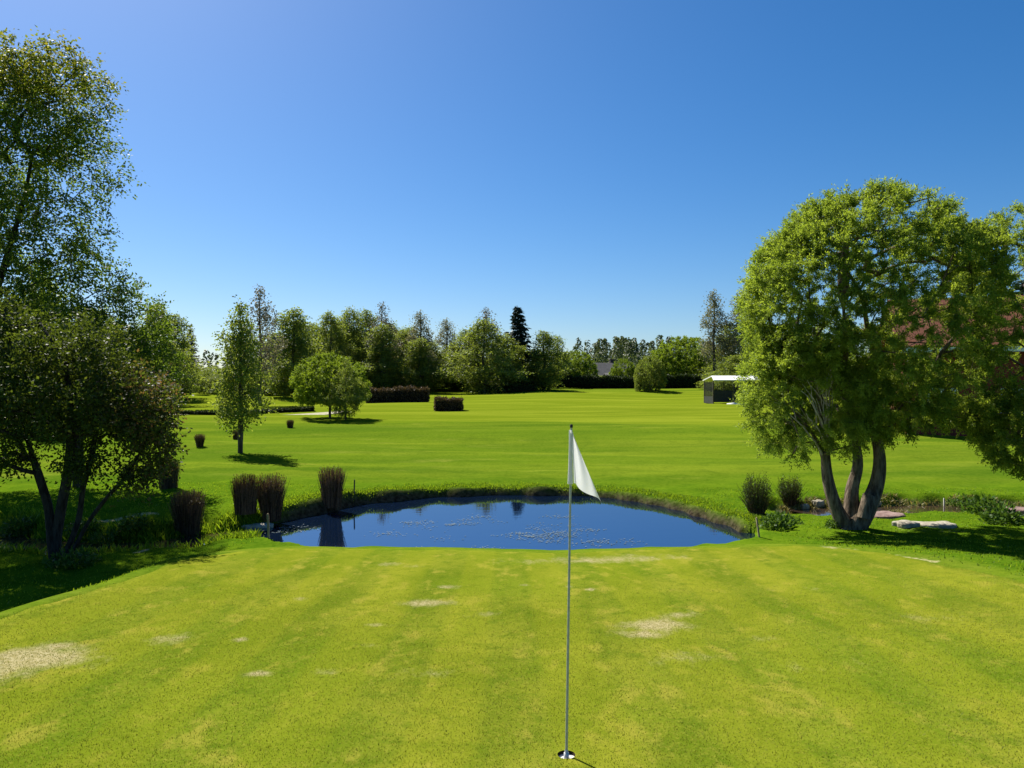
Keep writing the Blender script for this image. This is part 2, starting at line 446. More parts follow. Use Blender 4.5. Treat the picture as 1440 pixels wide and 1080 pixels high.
PATCH = [(40, 928, .55, .42, 1.), (85, 912, .25, .2, .8), (-30, 945, .6, .45, 1), (600, 850, .32, .2, .75), (628, 826, .16, .2, .7), (925, 880, .42, .30, .85), (955, 868, .25, .2, .6), (905, 893, .3, .2, .7), (230, 900, .28, .22, .5),
         (340, 902, .09, .09, .8), (870, 788, 1.25, .5, .6), (760, 790, .9, .4, .4), (455, 948, .16, .12, .4), (365, 951, .17, .08, .6), (830, 831, .09, .1, .8), (800, 826, .07, .1, .6), (740, 824, .12, .1, .5), (690, 865, .2, .15, .4), (530, 880, .12, .1, .5), (520, 910, .2, .1, .4),
         (420, 843, .1, .15, .6), (1080, 900, .3, .2, .35), (1160, 940, .4, .2, .3), (1300, 870, .6, .3, .3), (1180, 770, .25, .15, .8), (560, 795, .5, .25, .35), (1090, 830, .6, .3, .3), (600, 950, .3, .2, .35), (960, 930, .4, .3, .35), (415, 905, .12, .08, .4)]
patch = np.zeros(GX.shape)
for u, v, rx, ry, s in PATCH:
    px, py = hit(u, v) if u > -10 else (hit(0, v)[0] - .25, hit(0, v)[1])
    patch = np.maximum(patch, s * np.exp(-(((GX - px) / rx) ** 2 + ((GY - py) / ry) ** 2) * 1.1))
i = np.arange(len(fr) - 1)[:, None] * NA; j = np.arange(NA)[None]; j2 = (j + 1) % NA
F = np.stack([i + j, i + NA + j, i + NA + j2, i + j2], -1).reshape(-1, 4)
t = NT('green_turf'); p1 = t.pos(); ps = t.pos(1, .45, 1)
n1 = t.noise(1.1, 4, .6, ps); n2 = t.noise(28, 6, .75, p1); n3 = t.noise(4.5, 5, .65, p1); n4 = t.noise(.5, 3, .5, p1); n5 = t.noise(75, 3, .7, p1)
c = t.mix(t.ramp(n1, .3, .7), (.080, .118, .006), (.175, .190, .016))
c = t.mix(t.ramp(n4, .4, .65, 0, .6), c, (.088, .140, .006))
c = t.mix(t.ramp(n3, .48, .66, 0, .6), c, (.062, .105, .005))
c = t.mix(t.ramp(t.noise(2.6, 5, .65, t.pos(1.3, .7, 1)), .52, .70, 0, .7), c, (.235, .215, .030))
c = t.mix(t.ramp(n2, .5, .72, 0, .5), c, (.25, .24, .035))
c = t.mix(t.ramp(n2, .46, .28, 0, .65), c, (.05, .08, .006))
c = t.mix(t.ramp(n5, .55, .75, 0, .5), c, (.28, .25, .05))
wv = t.add('ShaderNodeTexWave'); wv.bands_direction = 'X'; wv.inputs['Scale'].default_value = .32; wv.inputs['Distortion'].default_value = 2.2; wv.inputs['Detail'].default_value = 3; wv.inputs['Detail Scale'].default_value = 1.2; t.link(t.pos(1, .12, 1), wv.inputs['Vector'])
c = t.mix(t.ramp(wv.outputs['Fac'], .3, .7, 0, .28), c, (.19, .205, .012))
pm = t.math('ADD', t.attr('patch'), t.math('MULTIPLY', t.math('SUBTRACT', t.noise(3.2, 8, .8, ps), .5), 1.7))
c = t.mix(t.ramp(pm, .20, .88, 0, .9), c, t.mix(t.ramp(n2, .35, .65), (.22, .185, .07), (.37, .32, .18)))
t.base(c, .9, .0); t.bump(t.math('ADD', t.noise(60, 5, .75, p1), t.math('MULTIPLY', n2, .8)), .45, .010)
me = new_mesh('putting_green', np.stack([GX, GY, GZ], -1).reshape(-1, 3), F.ravel(), 4, t.m, {'patch': patch.ravel()}, True)
tag(link('putting_green', me), kind='structure')

# ------------------------------------------------------------------ water
def flat_poly(name, poly, z, mat, kind):
    me = bpy.data.meshes.new(name); me.from_pydata([(x, y, z) for x, y in poly], [], [list(range(len(poly)))]); me.update()
    me.materials.append(mat); return tag(link(name, me), kind=kind)

def offset_poly(poly, d):
    tn = np.roll(poly, -1, 0) - np.roll(poly, 1, 0); tn = unit(tn); nrm = np.stack([tn[:, 1], -tn[:, 0]], -1)
    a = .5 * np.sum(poly[:, 0] * np.roll(poly[:, 1], -1) - np.roll(poly[:, 0], -1) * poly[:, 1])
    return poly + nrm * d * (1 if a > 0 else -1)

t = NT('pond_water')
t.base((.003, .008, .022), .015, .5); t.b.inputs['IOR'].default_value = 5.0; t.b.inputs['Specular Tint'].default_value = (.74, .84, 1, 1)
t.bump(t.noise(2.6, 3, .55, t.pos(.5, 1.8, 1)), .05, .02)
flat_poly('pond_water', offset_poly(POND, .45), 0.0, t.m, 'structure')
t = NT('creek_water'); t.base((.035, .022, .015), .06, .5); t.bump(t.noise(5, 3, .5, t.pos(.6, 1.4, 1)), .08, .02)
def ribbon(name, line, w, z, mat):
    tn = unit(np.gradient(line, axis=0)); nr = np.stack([-tn[:, 1], tn[:, 0]], -1)
    P = np.concatenate([line + nr * w, line - nr * w]); n = len(line)
    F = [[i, i + n, i + n + 1, i + 1] for i in range(n - 1)]
    me = bpy.data.meshes.new(name); me.from_pydata([(x, y, z) for x, y in P], [], F); me.update(); me.materials.append(mat)
    return tag(link(name, me), kind='structure')
ribbon('creek_water', CREEK, .95, -.045, t.m)
ribbon('ditch_water', DITCH, .8, -.03, t.m)

# floating weed
r = RNG(5); q = []; ti = []
M['pond_weed'] = leaf_mat('pond_weed', (.04, .07, .08), (.15, .19, .21), 0)
cl = [(640 + r.normal(0, 60), 752 + r.normal(0, 12)) for _ in range(9)] + [(800 + r.normal(0, 35), 756 + r.normal(0, 9)) for _ in range(22)] + [(735, 750), (733, 752), (610, 733), (545, 751), (540, 750), (785, 726), (790, 727), (765, 737), (700, 735), (400, 742), (410, 746), (420, 741), (390, 748), (395, 744), (575, 735), (578, 737), (672, 729), (675, 727)]
for u, v in cl:
    y = 1080 * 3.2 / (v - 540); x = (u - 720) / 1080 * y; m = r.integers(8, 40); s = r.uniform(.08, .26)
    pp = np.stack([x + r.normal(0, s, m), y + r.normal(0, s * .8, m), np.full(m, .006) + r.random(m) * .004], -1)
    a = r.random(m) * 2 * PI
    q.append(leaf_quads(pp, np.stack([np.cos(a), np.sin(a), 0 * a], -1), np.tile([0, 0, 1.], (m, 1)), r.uniform(.03, .07, m), r.uniform(.025, .05, m))); ti.append(r.random(m))
o = quads_obj('pond_weed', np.concatenate(q), M['pond_weed'], np.concatenate(ti)); tag(o, 'pale floating weed scattered over the pond surface', 'pond weed', kind='stuff')

# ------------------------------------------------------------------ grass tufts (uncountable)
def blades(name, X, Y, h, w, mat, r, lean=.35, label='', z=None, tint=None):
    n = len(X); Z = H(X, Y) - .008 if z is None else z
    a = r.random(n) * 2 * PI; hh = h * r.uniform(.5, 1.3, n)
    d = np.stack([np.cos(a), np.sin(a)], -1); ln = r.uniform(0, lean, n) * hh
    b = np.stack([X, Y, Z], -1); s = np.stack([-d[:, 1], d[:, 0], 0 * a], -1) * (w * r.uniform(.6, 1.4, n))[:, None]
    mid = b + np.stack([d[:, 0] * ln * .35, d[:, 1] * ln * .35, hh * .6], -1)
    tipp = b + np.stack([d[:, 0] * ln, d[:, 1] * ln, hh], -1)
    q = np.stack([b - s * .5, b + s * .5, mid + s * .35, tipp], 1)
    o = quads_obj(name, q, mat, r.random(n) if tint is None else tint)
    return tag(o, label, 'grass', kind='stuff')

r = RNG(11)
# rim of the pond (far side long, near side short), ditch and creek banks
k = r.integers(0, len(POND), 26000); f = r.random(26000)[:, None]
pt = POND[k] * (1 - f) + np.roll(POND, -1, 0)[k] * f; off = offset_poly(POND, 1.0)[k] - POND[k]
pt = pt + off * (.20 + np.abs(r.normal(0, .30, 26000)))[:, None] + r.normal(0, .05, (26000, 2))
keep = (H(pt[:, 0], pt[:, 1]) > .04) & (signed(pt[:, 0], pt[:, 1], GREEN) > .15) & (pt[:, 1] > 16.2); pt = pt[keep]
blades('grass_fringe', pt[:, 0], pt[:, 1], .055, .022, M['grass_blade'], r, .8, 'uncut green grass fringing the rim of the pond')
n = 60000; X = r.uniform(-13, 14, n); Y = r.uniform(9, 22, n); _, gd, pd, dd, cd, _w = H(X, Y, True); z = H(X, Y)
keep = (gd > .12) & (pd > .3) & (z > .03) & ((X < -4.9) | (X > 5.2)) & ((dd > .5) & (cd > .9)); X, Y = X[keep], Y[keep]
blades('rough_grass', X, Y, .035, .02, M['grass_blade'], r, .9, 'lush rough grass beside the green and along the ditch')
n = 9000; k = r.integers(0, len(DITCH) - 1, n); side = r.choice([-1, 1], n); f = r.random(n)
base = DITCH[k] * (1 - f)[:, None] + DITCH[k + 1] * f[:, None]; tn = unit(DITCH[k + 1] - DITCH[k])
X = base[:, 0] - tn[:, 1] * side * r.uniform(.5, 1.35, n); Y = base[:, 1] + tn[:, 0] * side * r.uniform(.5, 1.35, n)
keep = (signed(X, Y, GREEN) > .2) & (signed(X, Y, POND) > .2); X, Y = X[keep], Y[keep]
blades('ditch_grass', X, Y, .15, .02, M['grass_blade'], r, .9, 'tall weedy grass on the banks of the ditch')
n = 9000; k = r.integers(0, len(CREEK) - 1, n); side = r.choice([-1, 1], n); f = r.random(n)
base = CREEK[k] * (1 - f)[:, None] + CREEK[k + 1] * f[:, None]; tn = unit(CREEK[k + 1] - CREEK[k])
dd_ = r.uniform(.75, 1.25, n) * side
X = base[:, 0] - tn[:, 1] * dd_; Y = base[:, 1] + tn[:, 0] * dd_
keep = (X > 5.8); X, Y = X[keep], Y[keep]
blades('dry_grass', X, Y, .10, .02, M['dry_grass'], r, 1.3, 'dry straw coloured grass matted along the creek')
# short turf of the green nearest the camera
n = 620000; v = r.uniform(0, 1, n); Y = 2.2 + 9.6 * v ** 1.25; X = r.uniform(-6.4, 6.4, n)
keep = (r.random(n) < sstep(2.2, 4.4, Y) * (1 - .95 * sstep(6.5, 11.8, Y))) & (np.abs(X) < .78 * Y + .5 * r.random(n)) & (signed(X, Y, GREEN[::2]) < -.03) & (np.hypot(X - CUP[0], Y - CUP[1]) > .065); X, Y = X[keep], Y[keep]
M['green_blade'] = leaf_mat('green_blade', (.070, .108, .006), (.205, .205, .026), .35)
blades('green_grass', X, Y, .009, .0045, M['green_blade'], r, 1.2, 'close cut yellowish turf of the putting green', z=H(X, Y) + .006)

# ------------------------------------------------------------------ flagstick and hole
M['white_metal'] = plain_mat('white_metal', (.62, .62, .60), (.50, .50, .48), 30, .3, .6)
M['pole_metal'] = plain_mat('pole_metal', (.50, .50, .46), (.36, .36, .33), 40, .35, .5)
t = NT('flag_cloth'); t.base((.80, .80, .80), .85, .1)
tr = t.add('ShaderNodeBsdfTranslucent'); tr.inputs['Color'].default_value = (.8, .8, .8, 1); mx = t.add('ShaderNodeMixShader'); mx.inputs[0].default_value = .4
t.link(t.b.outputs[0], mx.inputs[1]); t.link(tr.outputs[0], mx.inputs[2]); t.link(mx.outputs[0], t.out.inputs['Surface']); M['flag_cloth'] = t.m
fs = empty('flagstick', (CUP[0], CUP[1], CUP_Z - .02)); tag(fs, 'thin metal flagstick with a limp white flag standing in the hole', 'golf flag')
POLE = 2.0; LEAN = .030
pz = np.linspace(0, POLE, 14); pp = np.stack([LEAN * pz / POLE, 0 * pz, pz], -1)
link('pole', tube_mesh('pole', [(pp, np.linspace(.0085, .0065, 14))], M['pole_metal'], 10), fs)
link('ferrule', tube_mesh('ferrule', [([(0, 0, .0), (0, 0, .03), (0, 0, .031), (0, 0, .05)], [.016, .016, .011, .010])], M['white_metal'], 12), fs)
link('pole_cap', tube_mesh('pole_cap', [([(LEAN, 0, POLE - .005), (LEAN, 0, POLE + .012), (LEAN, 0, POLE + .016)], [.0095, .0095, .002])], M['bark_dark'], 12), fs)
# cloth hanging from its hoist edge, fly corner dragged down by its weight
ns, nt_ = 34, 40; V = []
for a in range(ns):
    s = a / (ns - 1)
    for b in range(nt_):
        tt = b / (nt_ - 1)
        hoist = np.array([LEAN * .97 + .002, -.004, POLE - .025 - .315 * s])
        fly = np.array([.035 + .188 * s ** 1.0, 0, POLE - .045 - .43 * s])
        mid = np.array([.045 + .07 * s, 0, POLE - .035 - .345 * s])
        P_ = (1 - tt) ** 2 * hoist + 2 * tt * (1 - tt) * mid + tt * tt * fly
        fold = .028 * math.sin(tt * PI * 2.6 + .5) * (tt * (1.15 - tt)) * 2.6 * (.25 + .75 * s) + .012 * math.sin(tt * 17 + s * 5) * tt * s
        P_ = P_ + np.array([.014 * math.sin(tt * PI * 2.6 + 1.8) * s, -fold, .008 * math.sin(tt * 9) * s])
        V.append(P_)
V = np.array(V); i = np.arange(ns - 1)[:, None] * nt_; j = np.arange(nt_ - 1)[None]
link('flag', new_mesh('flag', V, np.stack([i + j, i + j + 1, i + nt_ + j + 1, i + nt_ + j], -1).ravel(), 4, M['flag_cloth'], None, True), fs)
sl = np.linspace(0, 1, 10); sp = np.stack([LEAN * .97 - .003 - .003 * sl ** 2, 0 * sl, POLE - .02 - .325 * sl], -1)
link('flag_sleeve', tube_mesh('flag_sleeve', [(sp, .0105 + .006 * sl ** 2)], M['flag_cloth'], 10), fs)
hole = empty('golf_hole', (CUP[0], CUP[1], CUP_Z)); tag(hole, 'round hole with a white cup at the foot of the flagstick', 'golf hole')
M['cup_soil'] = plain_mat('cup_soil', (.03, .02, .013), (.012, .009, .006), 60, .95, .1)
an = np.arange(48) / 48 * 2 * PI
def disc_ring(rs, zs):
    V = np.concatenate([np.stack([rr * np.cos(an), rr * np.sin(an), np.full(48, zz)], -1) for rr, zz in zip(rs, zs)])
    i = np.arange(len(rs) - 1)[:, None] * 48; j = np.arange(48)[None]; j2 = (j + 1) % 48
    return V, np.stack([i + j, i + j2, i + 48 + j2, i + 48 + j], -1).ravel()
V, F = disc_ring([.057, .0545, .0545], [-.004, -.002, -.06]); link('soil_wall', new_mesh('soil_wall', V, F, 4, M['cup_soil'], None, True), hole)
V, F = disc_ring([.0535, .0535, .045, .018, .017, .009], [-.05, -.020, -.022, -.024, -.021, -.021]); link('cup', new_mesh('cup', V, F, 4, M['white_metal'], None, False), hole)

# ------------------------------------------------------------------ near trees
def crown_points(r, lobes, step):
    """clump points in the shells of several lobes, none deep inside another lobe; returns points, outward directions"""
    P, D = [], []
    for c, rad, shell, n in lobes:
        p, d = in_ellipsoid(r, n, c, rad, shell)
        keep = np.ones(n, bool)
        for c2, rad2, sh2, _ in lobes:
            if c2 is c: continue
            keep &= (np.linalg.norm((p - np.array(c2)) / np.array(rad2), axis=1) > .6)
        P.append(p[keep]); D.append(d[keep])
    return np.concatenate(P), np.concatenate(D)

def put_tree(name, loc, wood, crown, woodmat, leafmat, label, cat, group=None, accent=None):
    root = empty(name, loc); tag(root, label, cat, group)
    big = wood_mesh('trunk', wood, woodmat); link('trunk', big, root)
    q, ti = crown
    quads_obj('crown', q, leafmat, ti, root, accent)
    return root

# --- big globe willow right of the pond
r = RNG(21)
bx, by = 7.05, 16.0; bz = h1(bx, by) - .03; B = np.array([bx, by, bz])
def L_(x, y, z): return np.array([x - bx, y - by, z - bz])
lobes = [(L_(7.55, 16.1, 4.75), (2.5, 2.4, 2.5), (.84, 1.0), 1150), (L_(6.55, 15.8, 4.9), (1.65, 1.7, 1.75), (.8, 1.0), 420), (L_(8.9, 16.6, 4.9), (1.35, 1.5, 1.85), (.6, 1), 260),
         (L_(5.75, 15.7, 3.05), (1.02, 1.15, 1.35), (.45, 1.0), 330), (L_(6.6, 15.6, 2.9), (.9, .9, 1.0), (.3, 1.0), 170), (L_(7.5, 15.4, 3.1), (1.2, .9, .95), (.4, 1.0), 190), (L_(7.5, 15.5, 4.1), (1.9, 1.2, 1.5), (.3, 1.0), 420), (L_(8.7, 16, 3.05), (1.1, 1.1, .75), (.3, 1.0), 150)]
pts, out = crown_points(r, lobes, .3)
keep = (pts[:, 2] > 1.25) & ~((pts[:, 0] > 1.1) & (pts[:, 2] > 2.5) & (pts[:, 2] < 4.5) & (r.random(len(pts)) < .68)) & ~((pts[:, 0] < -.5) & (pts[:, 0] > -1.6) & (pts[:, 1] < -.45) & (pts[:, 2] > 1.5) & (pts[:, 2] < 3.1) & (r.random(len(pts)) < .8)); pts, out = pts[keep], out[keep]
st = [(0, 0, 0), (-.12, 0, .12)]
stems = [[(-.02, 0, -.1), (-.12, 0, .1), (-.30, .02, .5), (-.46, .05, 1.1), (-.52, .05, 1.8), (-.60, 0, 2.5), (-.75, -.1, 3.3), (-.8, -.1, 4.2)],
         [(-.02, 0, -.1), (.05, .05, .25), (.10, .12, .8), (.22, .15, 1.3), (.16, .15, 1.9), (.02, .1, 2.6), (-.05, .1, 3.4), (-.1, .1, 4.6)],
         [(-.02, 0, -.1), (.12, -.03, .1), (.34, -.05, .45), (.54, -.05, .95), (.58, -.05, 1.5), (.50, 0, 2.1), (.48, .05, 2.8), (.60, .1, 3.6), (.8, .2, 4.6)],
         [(.34, -.05, .5), (.5, -.05, .9), (.62, 0, 1.7), (1.0, .1, 2.4), (1.5, .2, 3.1), (2.0, .3, 3.9)],
         [(-.46, .05, 1.1), (-.66, -.05, 1.7), (-1.0, -.15, 2.2), (-1.4, -.2, 2.6)]]
def resample(st, step=.22):
    st = np.array(st, float); sm = smooth_open(st, 4); return [tuple(p) for p in sm]
tr = [resample(s) for s in stems[:3]]
# side limbs start on an existing node
allp = np.array([p for s in tr for p in s])
for s in stems[3:]:
    s2 = resample(s); k = np.argmin(np.linalg.norm(allp - np.array(s2[0]), axis=1)); tr.append([tuple(allp[k])] + s2[1:])
def merge_trunks(trs):
    """grow() treats only the first node as shared root; build explicit connection by bending"""
    return trs
wood = grow(tr, pts[r.random(len(pts)) < .55], r, .28, .0055, .235, .9, stem_r=[(.21, .03), (.20, .03), (.26, .035), (.10, .02), (.07, .015)])
q, ti = spray(r, pts, out, 7, 37, .27, .056, .018, .10, .5)
tw = put_tree('willow_tree', tuple(B), wood, (q, ti), M['bark_willow'], M['willow_leaf'], 'big round-crowned willow with several bare trunks right of the pond', 'tree')
stump = tube_mesh('cut_limb', [(np.array([(.16, -.30, .28), (.20, -.30, .50), (.26, -.28, .74), (.27, -.28, .76)]), [.15, .14, .125, .10])], M['bark_willow'], 12)
link('cut_limb', stump, tw)
M['pale_bark'] = bark_mat('pale_bark', (.26, .22, .18), (.46, .41, .35), 20, .3, .4)
r = RNG(26); bb = []
for k in range(13):
    f = k / 12; a = np.array([-.52 + .05 * r.normal(), -.10, 1.55 + .5 * f]); e = np.array([-1.55 + .7 * f + .12 * r.normal(), -1.15 + .15 * r.normal(), 2.35 + 1.0 * f + .2 * r.normal()])
    m = a * .5 + e * .5 + np.array([.02, -.12, .10]) + r.normal(0, .06, 3); tt = np.linspace(0, 1, 9)[:, None]
    p = (1 - tt) ** 2 * a + 2 * tt * (1 - tt) * m + tt * tt * e + r.normal(0, .012, (9, 3)); bb.append((p, np.linspace(.026, .006, 9) * r.uniform(.6, 1.1)))
    e2 = p[5] + np.array([r.normal(-.15, .15), -.15, .35]); bb.append((np.linspace(p[5], e2, 4), np.linspace(.010, .004, 4)))
link('bare_branch', tube_mesh('bare_branch', bb, M['pale_bark'], 6), tw)
# --- second willow at the right edge
r = RNG(22)
bx, by = 11.4, 15.6; bz = h1(bx, by) - .03; B = np.array([bx, by, bz])
lobes = [(L_(10.6, 15.6, 5.0), (1.75, 1.9, 1.85), (.7, 1.0), 420), (L_(12.2, 15.8, 4.8), (1.8, 1.9, 1.9), (.7, 1), 300), (L_(10.35, 15.2, 2.35), (1.05, 1.1, .9), (.35, 1.0), 250), (L_(11.9, 15.2, 2.5), (1.1, 1.1, .9), (.4, 1.0), 170), (L_(9.5, 15.6, 2.95), (.7, .8, .55), (.3, 1.0), 110)]
pts, out = crown_points(r, lobes, .3)
keep = ~((pts[:, 2] > 2.75) & (pts[:, 2] < 4.3) & (r.random(len(pts)) < .72)); pts, out = pts[keep], out[keep]
tr = [resample([(0, 0, -.1), (-.05, 0, .6), (-.2, 0, 1.3), (-.5, 0, 2.2), (-.7, 0, 3.2), (-.8, 0, 4.6)]), resample([(0, 0, -.1), (.1, .05, .7), (.35, .1, 1.6), (.6, .1, 2.8), (.8, .1, 4.4)])]
wood = grow(tr, pts[r.random(len(pts)) < .5], r, .3, .0055, .24, .9)
q, ti = spray(r, pts, out, 7, 37, .27, .056, .018, .10, .5)
put_tree('willow_tree', tuple(B), wood, (q, ti), M['bark_willow'], M['willow_leaf'], 'second leafy willow cut off by the right edge, beside the big willow', 'tree')

# --- tall birch on the left
r = RNG(23)
bx, by = -11.45, 16.6; bz = h1(bx, by) - .03; B = np.array([bx, by, bz])
lobes = [(L_(-11.4, 16.6, 8.6), (2.4, 2.4, 2.3), (.25, 1.0), 330), (L_(-10.45, 16.4, 7.4), (1.9, 1.8, 2.2), (.2, 1.0), 240), (L_(-10.5, 16.4, 5.3), (1.85, 1.8, 1.9), (.2, 1.0), 300), (L_(-12.3, 16.6, 6), (2.2, 2, 2.9), (.2, 1), 260),
         (L_(-10.9, 16.3, 3.5), (2.0, 1.7, 1.3), (.2, 1.0), 260), (L_(-10.15, 16.3, 9.1), (1.55, 1.4, 1.5), (.2, 1.0), 160), (L_(-9.75, 16.3, 9.75), (1.05, 1.1, .75), (.2, 1.0), 70), (L_(-11.0, 16.3, 10.1), (1.2, 1.1, .6), (.2, 1.0), 60), (L_(-12.2, 16.6, 9.5), (1.2, 1.3, 1.1), (.2, 1.0), 90)]
pts = np.concatenate([in_ellipsoid(r, n, c, rad, sh)[0] for c, rad, sh, n in lobes]); out = unit(pts - np.array([0, 0, 5.5])); out[:, 2] *= .4
tr = [resample([(0, 0, -.1), (.05, 0, 1.2), (-.05, 0, 2.6), (.15, 0, 4.2), (.55, 0, 5.8), (.95, 0, 7.4), (1.15, 0, 9.0)]), resample([(0, 0, -.1), (.0, .05, 1.4), (-.15, .05, 3), (-.1, 0, 4.6), (-.1, 0, 6.3), (-.3, 0, 8), (-.2, 0, 9.5)])]
wood = grow(tr, pts[r.random(len(pts)) < .7], r, .35, .006, .17, 1.6)
q, ti = spray(r, pts, out, 4, 13, .44, .07, .042, .6, .75, jit=.05)
acc = np.clip((q[:, 0, 2] - 9.0) / 1.5, 0, 1) * r.random(len(q))
BX, BY = -11.45 * 1.3, 16.6 * 1.3
bt = put_tree('birch_tree', (BX, BY, h1(BX, BY) - .03), wood, (q, ti), M['bark_dark'], M['birch_leaf'], 'tall airy birch rising up the left edge of the picture', 'tree', accent=acc)
bt.scale = (1.3, 1.3, 1.135)

# --- yellowish young tree behind it
r = RNG(24)
bx, by = -11.6, 20.5; bz = h1(bx, by) - .03; B = np.array([bx, by, bz])
lobes = [(L_(-10.7, 20.5, 4.6), (1.45, 1.4, 1.5), (.2, 1), 170), (L_(-11.5, 20.5, 3.4), (1.6, 1.4, 1.2), (.2, 1), 120), (L_(-10.0, 20.5, 3.6), (1.0, 1, 1.1), (.2, 1), 95)]
pts = np.concatenate([in_ellipsoid(r, n, c, rad, sh)[0] for c, rad, sh, n in lobes]); out = unit(pts - np.array([0, 0, 3]))
wood = grow([resample([(0, 0, -.1), (.03, 0, 1), (0, 0, 2.2), (.1, 0, 3.5), (.1, 0, 5)])], pts, r, .35, .006, .12, 1.5)
q, ti = spray(r, pts, out, 5, 13, .42, .08, .045, .3, .7, jit=.05)
put_tree('leafy_tree', tuple(B), wood, (q, ti), M['bark_dark'], M['birch_leaf'], 'yellow-green bushy tree between the tall birch and the dark multi-stemmed tree', 'tree')

# --- dark multi-stemmed tree at the ditch
r = RNG(25)
bx, by = -7.75, 13.2; bz = h1(bx, by) - .03; B = np.array([bx, by, bz])
lobes = [(L_(-7.6, 13.2, 2.95), (1.35, 1.3, .85), (.15, 1), 230), (L_(-8.6, 13.3, 2.9), (1.1, 1.2, .95), (.15, 1), 160), (L_(-6.55, 13.1, 2.75), (.8, .9, .62), (.2, 1), 120), (L_(-6.2, 13.0, 2.25), (.42, .6, .62), (.2, 1), 70), (L_(-8.0, 13.4, 3.75), (1.2, 1.2, .6), (.2, 1), 130), (L_(-8.6, 13.1, 1.95), (.55, .5, .28), (.1, 1), 34), (L_(-7.3, 13.0, 1.9), (.6, .4, .25), (.1, 1), 26), (L_(-6.4, 13.0, 1.6), (.4, .4, .22), (.1, 1), 22), (L_(-9.9, 13.2, 3.1), (1.2, 1.2, 1.0), (.2, 1), 150), (L_(-9.6, 13.0, 4.3), (1.2, 1.2, .8), (.2, 1), 120), (L_(-9.9, 12.2, 2.3), (.9, 1.0, .8), (.2, 1), 90)]
pts = np.concatenate([in_ellipsoid(r, n, c, rad, sh)[0] for c, rad, sh, n in lobes]); out = unit(pts - np.array([0, 0, 1.6]))
stems = [[(-.10, 0, -.1), (-.16, 0, .3), (-.2, 0, .7), (-.25, 0, 1.05), (-.45, 0, 1.7), (-.7, 0, 2.5)], [(-.10, 0, -.1), (-.12, .05, .4), (-.02, .05, 1.0), (.12, .05, 1.7), (.2, 0, 2.5), (.1, 0, 3.2)],
         [(-.10, 0, -.1), (.12, 0, .25), (.3, 0, .75), (.38, 0, 1.3), (.55, 0, 1.9), (.6, 0, 2.6)], [(-.10, 0, -.1), (.22, -.03, .22), (.5, -.05, .7), (.8, -.05, 1.1), (1.15, -.05, 1.5), (1.45, -.05, 2.0)]]
wood = grow([resample(s) for s in stems], pts, r, .25, .0045, .135, .7)
q, ti = spray(r, pts, out, 5, 12, .32, .06, .036, .2, .8, jit=.05)
acc = (np.clip((q[:, 0, 0] - .9) / .6, 0, 1) * (r.random(len(q)) < .45)) * r.random(len(q))
put_tree('crab_apple_tree', tuple(B), wood, (q, ti), M['bark_dark'], M['dark_leaf'], 'dark multi-stemmed spreading tree standing in the shaded ditch', 'tree', accent=acc)

# ------------------------------------------------------------------ coppiced shrubs by the pond
def shrub(r, nstem, nleaf, rb, rt, h, leafmat, dome=.14, rag=0.):
    paths, tt = [], []
    for k in range(nstem):
        a = r.random() * 2 * PI; f = math.sqrt(r.random()); hh = h * r.uniform(.72 - rag, 1.06 + rag * .3) * (1 - dome * f ** 3)
        b = np.array([math.cos(a), math.sin(a), 0]) * f * rb; e = np.array([math.cos(a), math.sin(a), 0]) * f * rt + np.array([r.normal(0, .055 + rag * .2), r.normal(0, .055 + rag * .2), hh])
        m = b * .55 + e * .45 + np.array([0, 0, .05 * h]) - np.array([math.cos(a), math.sin(a), 0]) * .02
        paths.append((np.array([b, m, e]), np.array([.008, .0065, .003]))); tt.append(r.random())
    sm = tube_mesh('stems', paths, M['shrub_stem'], 3, tt)
    t_ = r.uniform(.25, 1.05, nleaf); a = r.random(nleaf) * 2 * PI; f = np.sqrt(r.uniform(.35, 1.05, nleaf))
    R = (rb + (rt - rb) * t_) * f
    P = np.stack([R * np.cos(a), R * np.sin(a), t_ * h * (1 - dome * f ** 3) * (1 + r.normal(0, .03 + rag * .2, nleaf))], -1) + r.normal(0, .01 + rag * .12, (nleaf, 3))
    q = leaf_quads(P, unit(r.normal(0, .5, P.shape) + np.array([0, 0, .9])), r.normal(0, 1, P.shape), r.uniform(.03, .06, nleaf), r.uniform(.012, .022, nleaf))
    lm = new_mesh('leaves', q.reshape(-1, 3), np.arange(nleaf * 4), 4, leafmat, {'tint': np.repeat(np.clip(t_ * .6 + r.random(nleaf) * .4, 0, 1), 4)})
    return sm, lm
r = RNG(31)
brown = [shrub(r, 560, 1500, a_, b_, .88, M['shrub_leaf']) for a_, b_ in ((.25, .34), (.275, .33), (.22, .345))]
M['shrub_green'] = leaf_mat('shrub_green', (.025, .035, .012), (.07, .10, .025), .25)
greenish = shrub(r, 190, 3800, .17, .34, .9, M['shrub_green'], .38, .25)
SHR = [(265, 752, 62, 45, 0, 'brown clipped shrub standing alone nearest the ditch left of the pond'), (345, 722, 54, 36, 1, 'brown clipped shrub, the left and rear one of the touching pair left of the pond'),
       (381, 734, 64, 40, 2, 'brown clipped shrub, the right and front one of the touching pair left of the pond'), (466, 715, 55, 36, 0, 'brown clipped shrub on the far rim of the pond, casting its reflection in the water'),
       (237, 686, 41, 29, 1, 'brown clipped shrub beside the overhanging twigs of the dark multi-stemmed tree'), (281, 628, 18, 14, 2, 'small clipped shrub on the lawn left of the slender birch'),
       (408, 602, 12, 10, 0, 'tiny clipped shrub on the lawn between the slender birch and the round willow'), (331, 617, 13, 8, 1, 'tiny clipped shrub half hidden by the trunk of the slender birch')]
kinds = {}
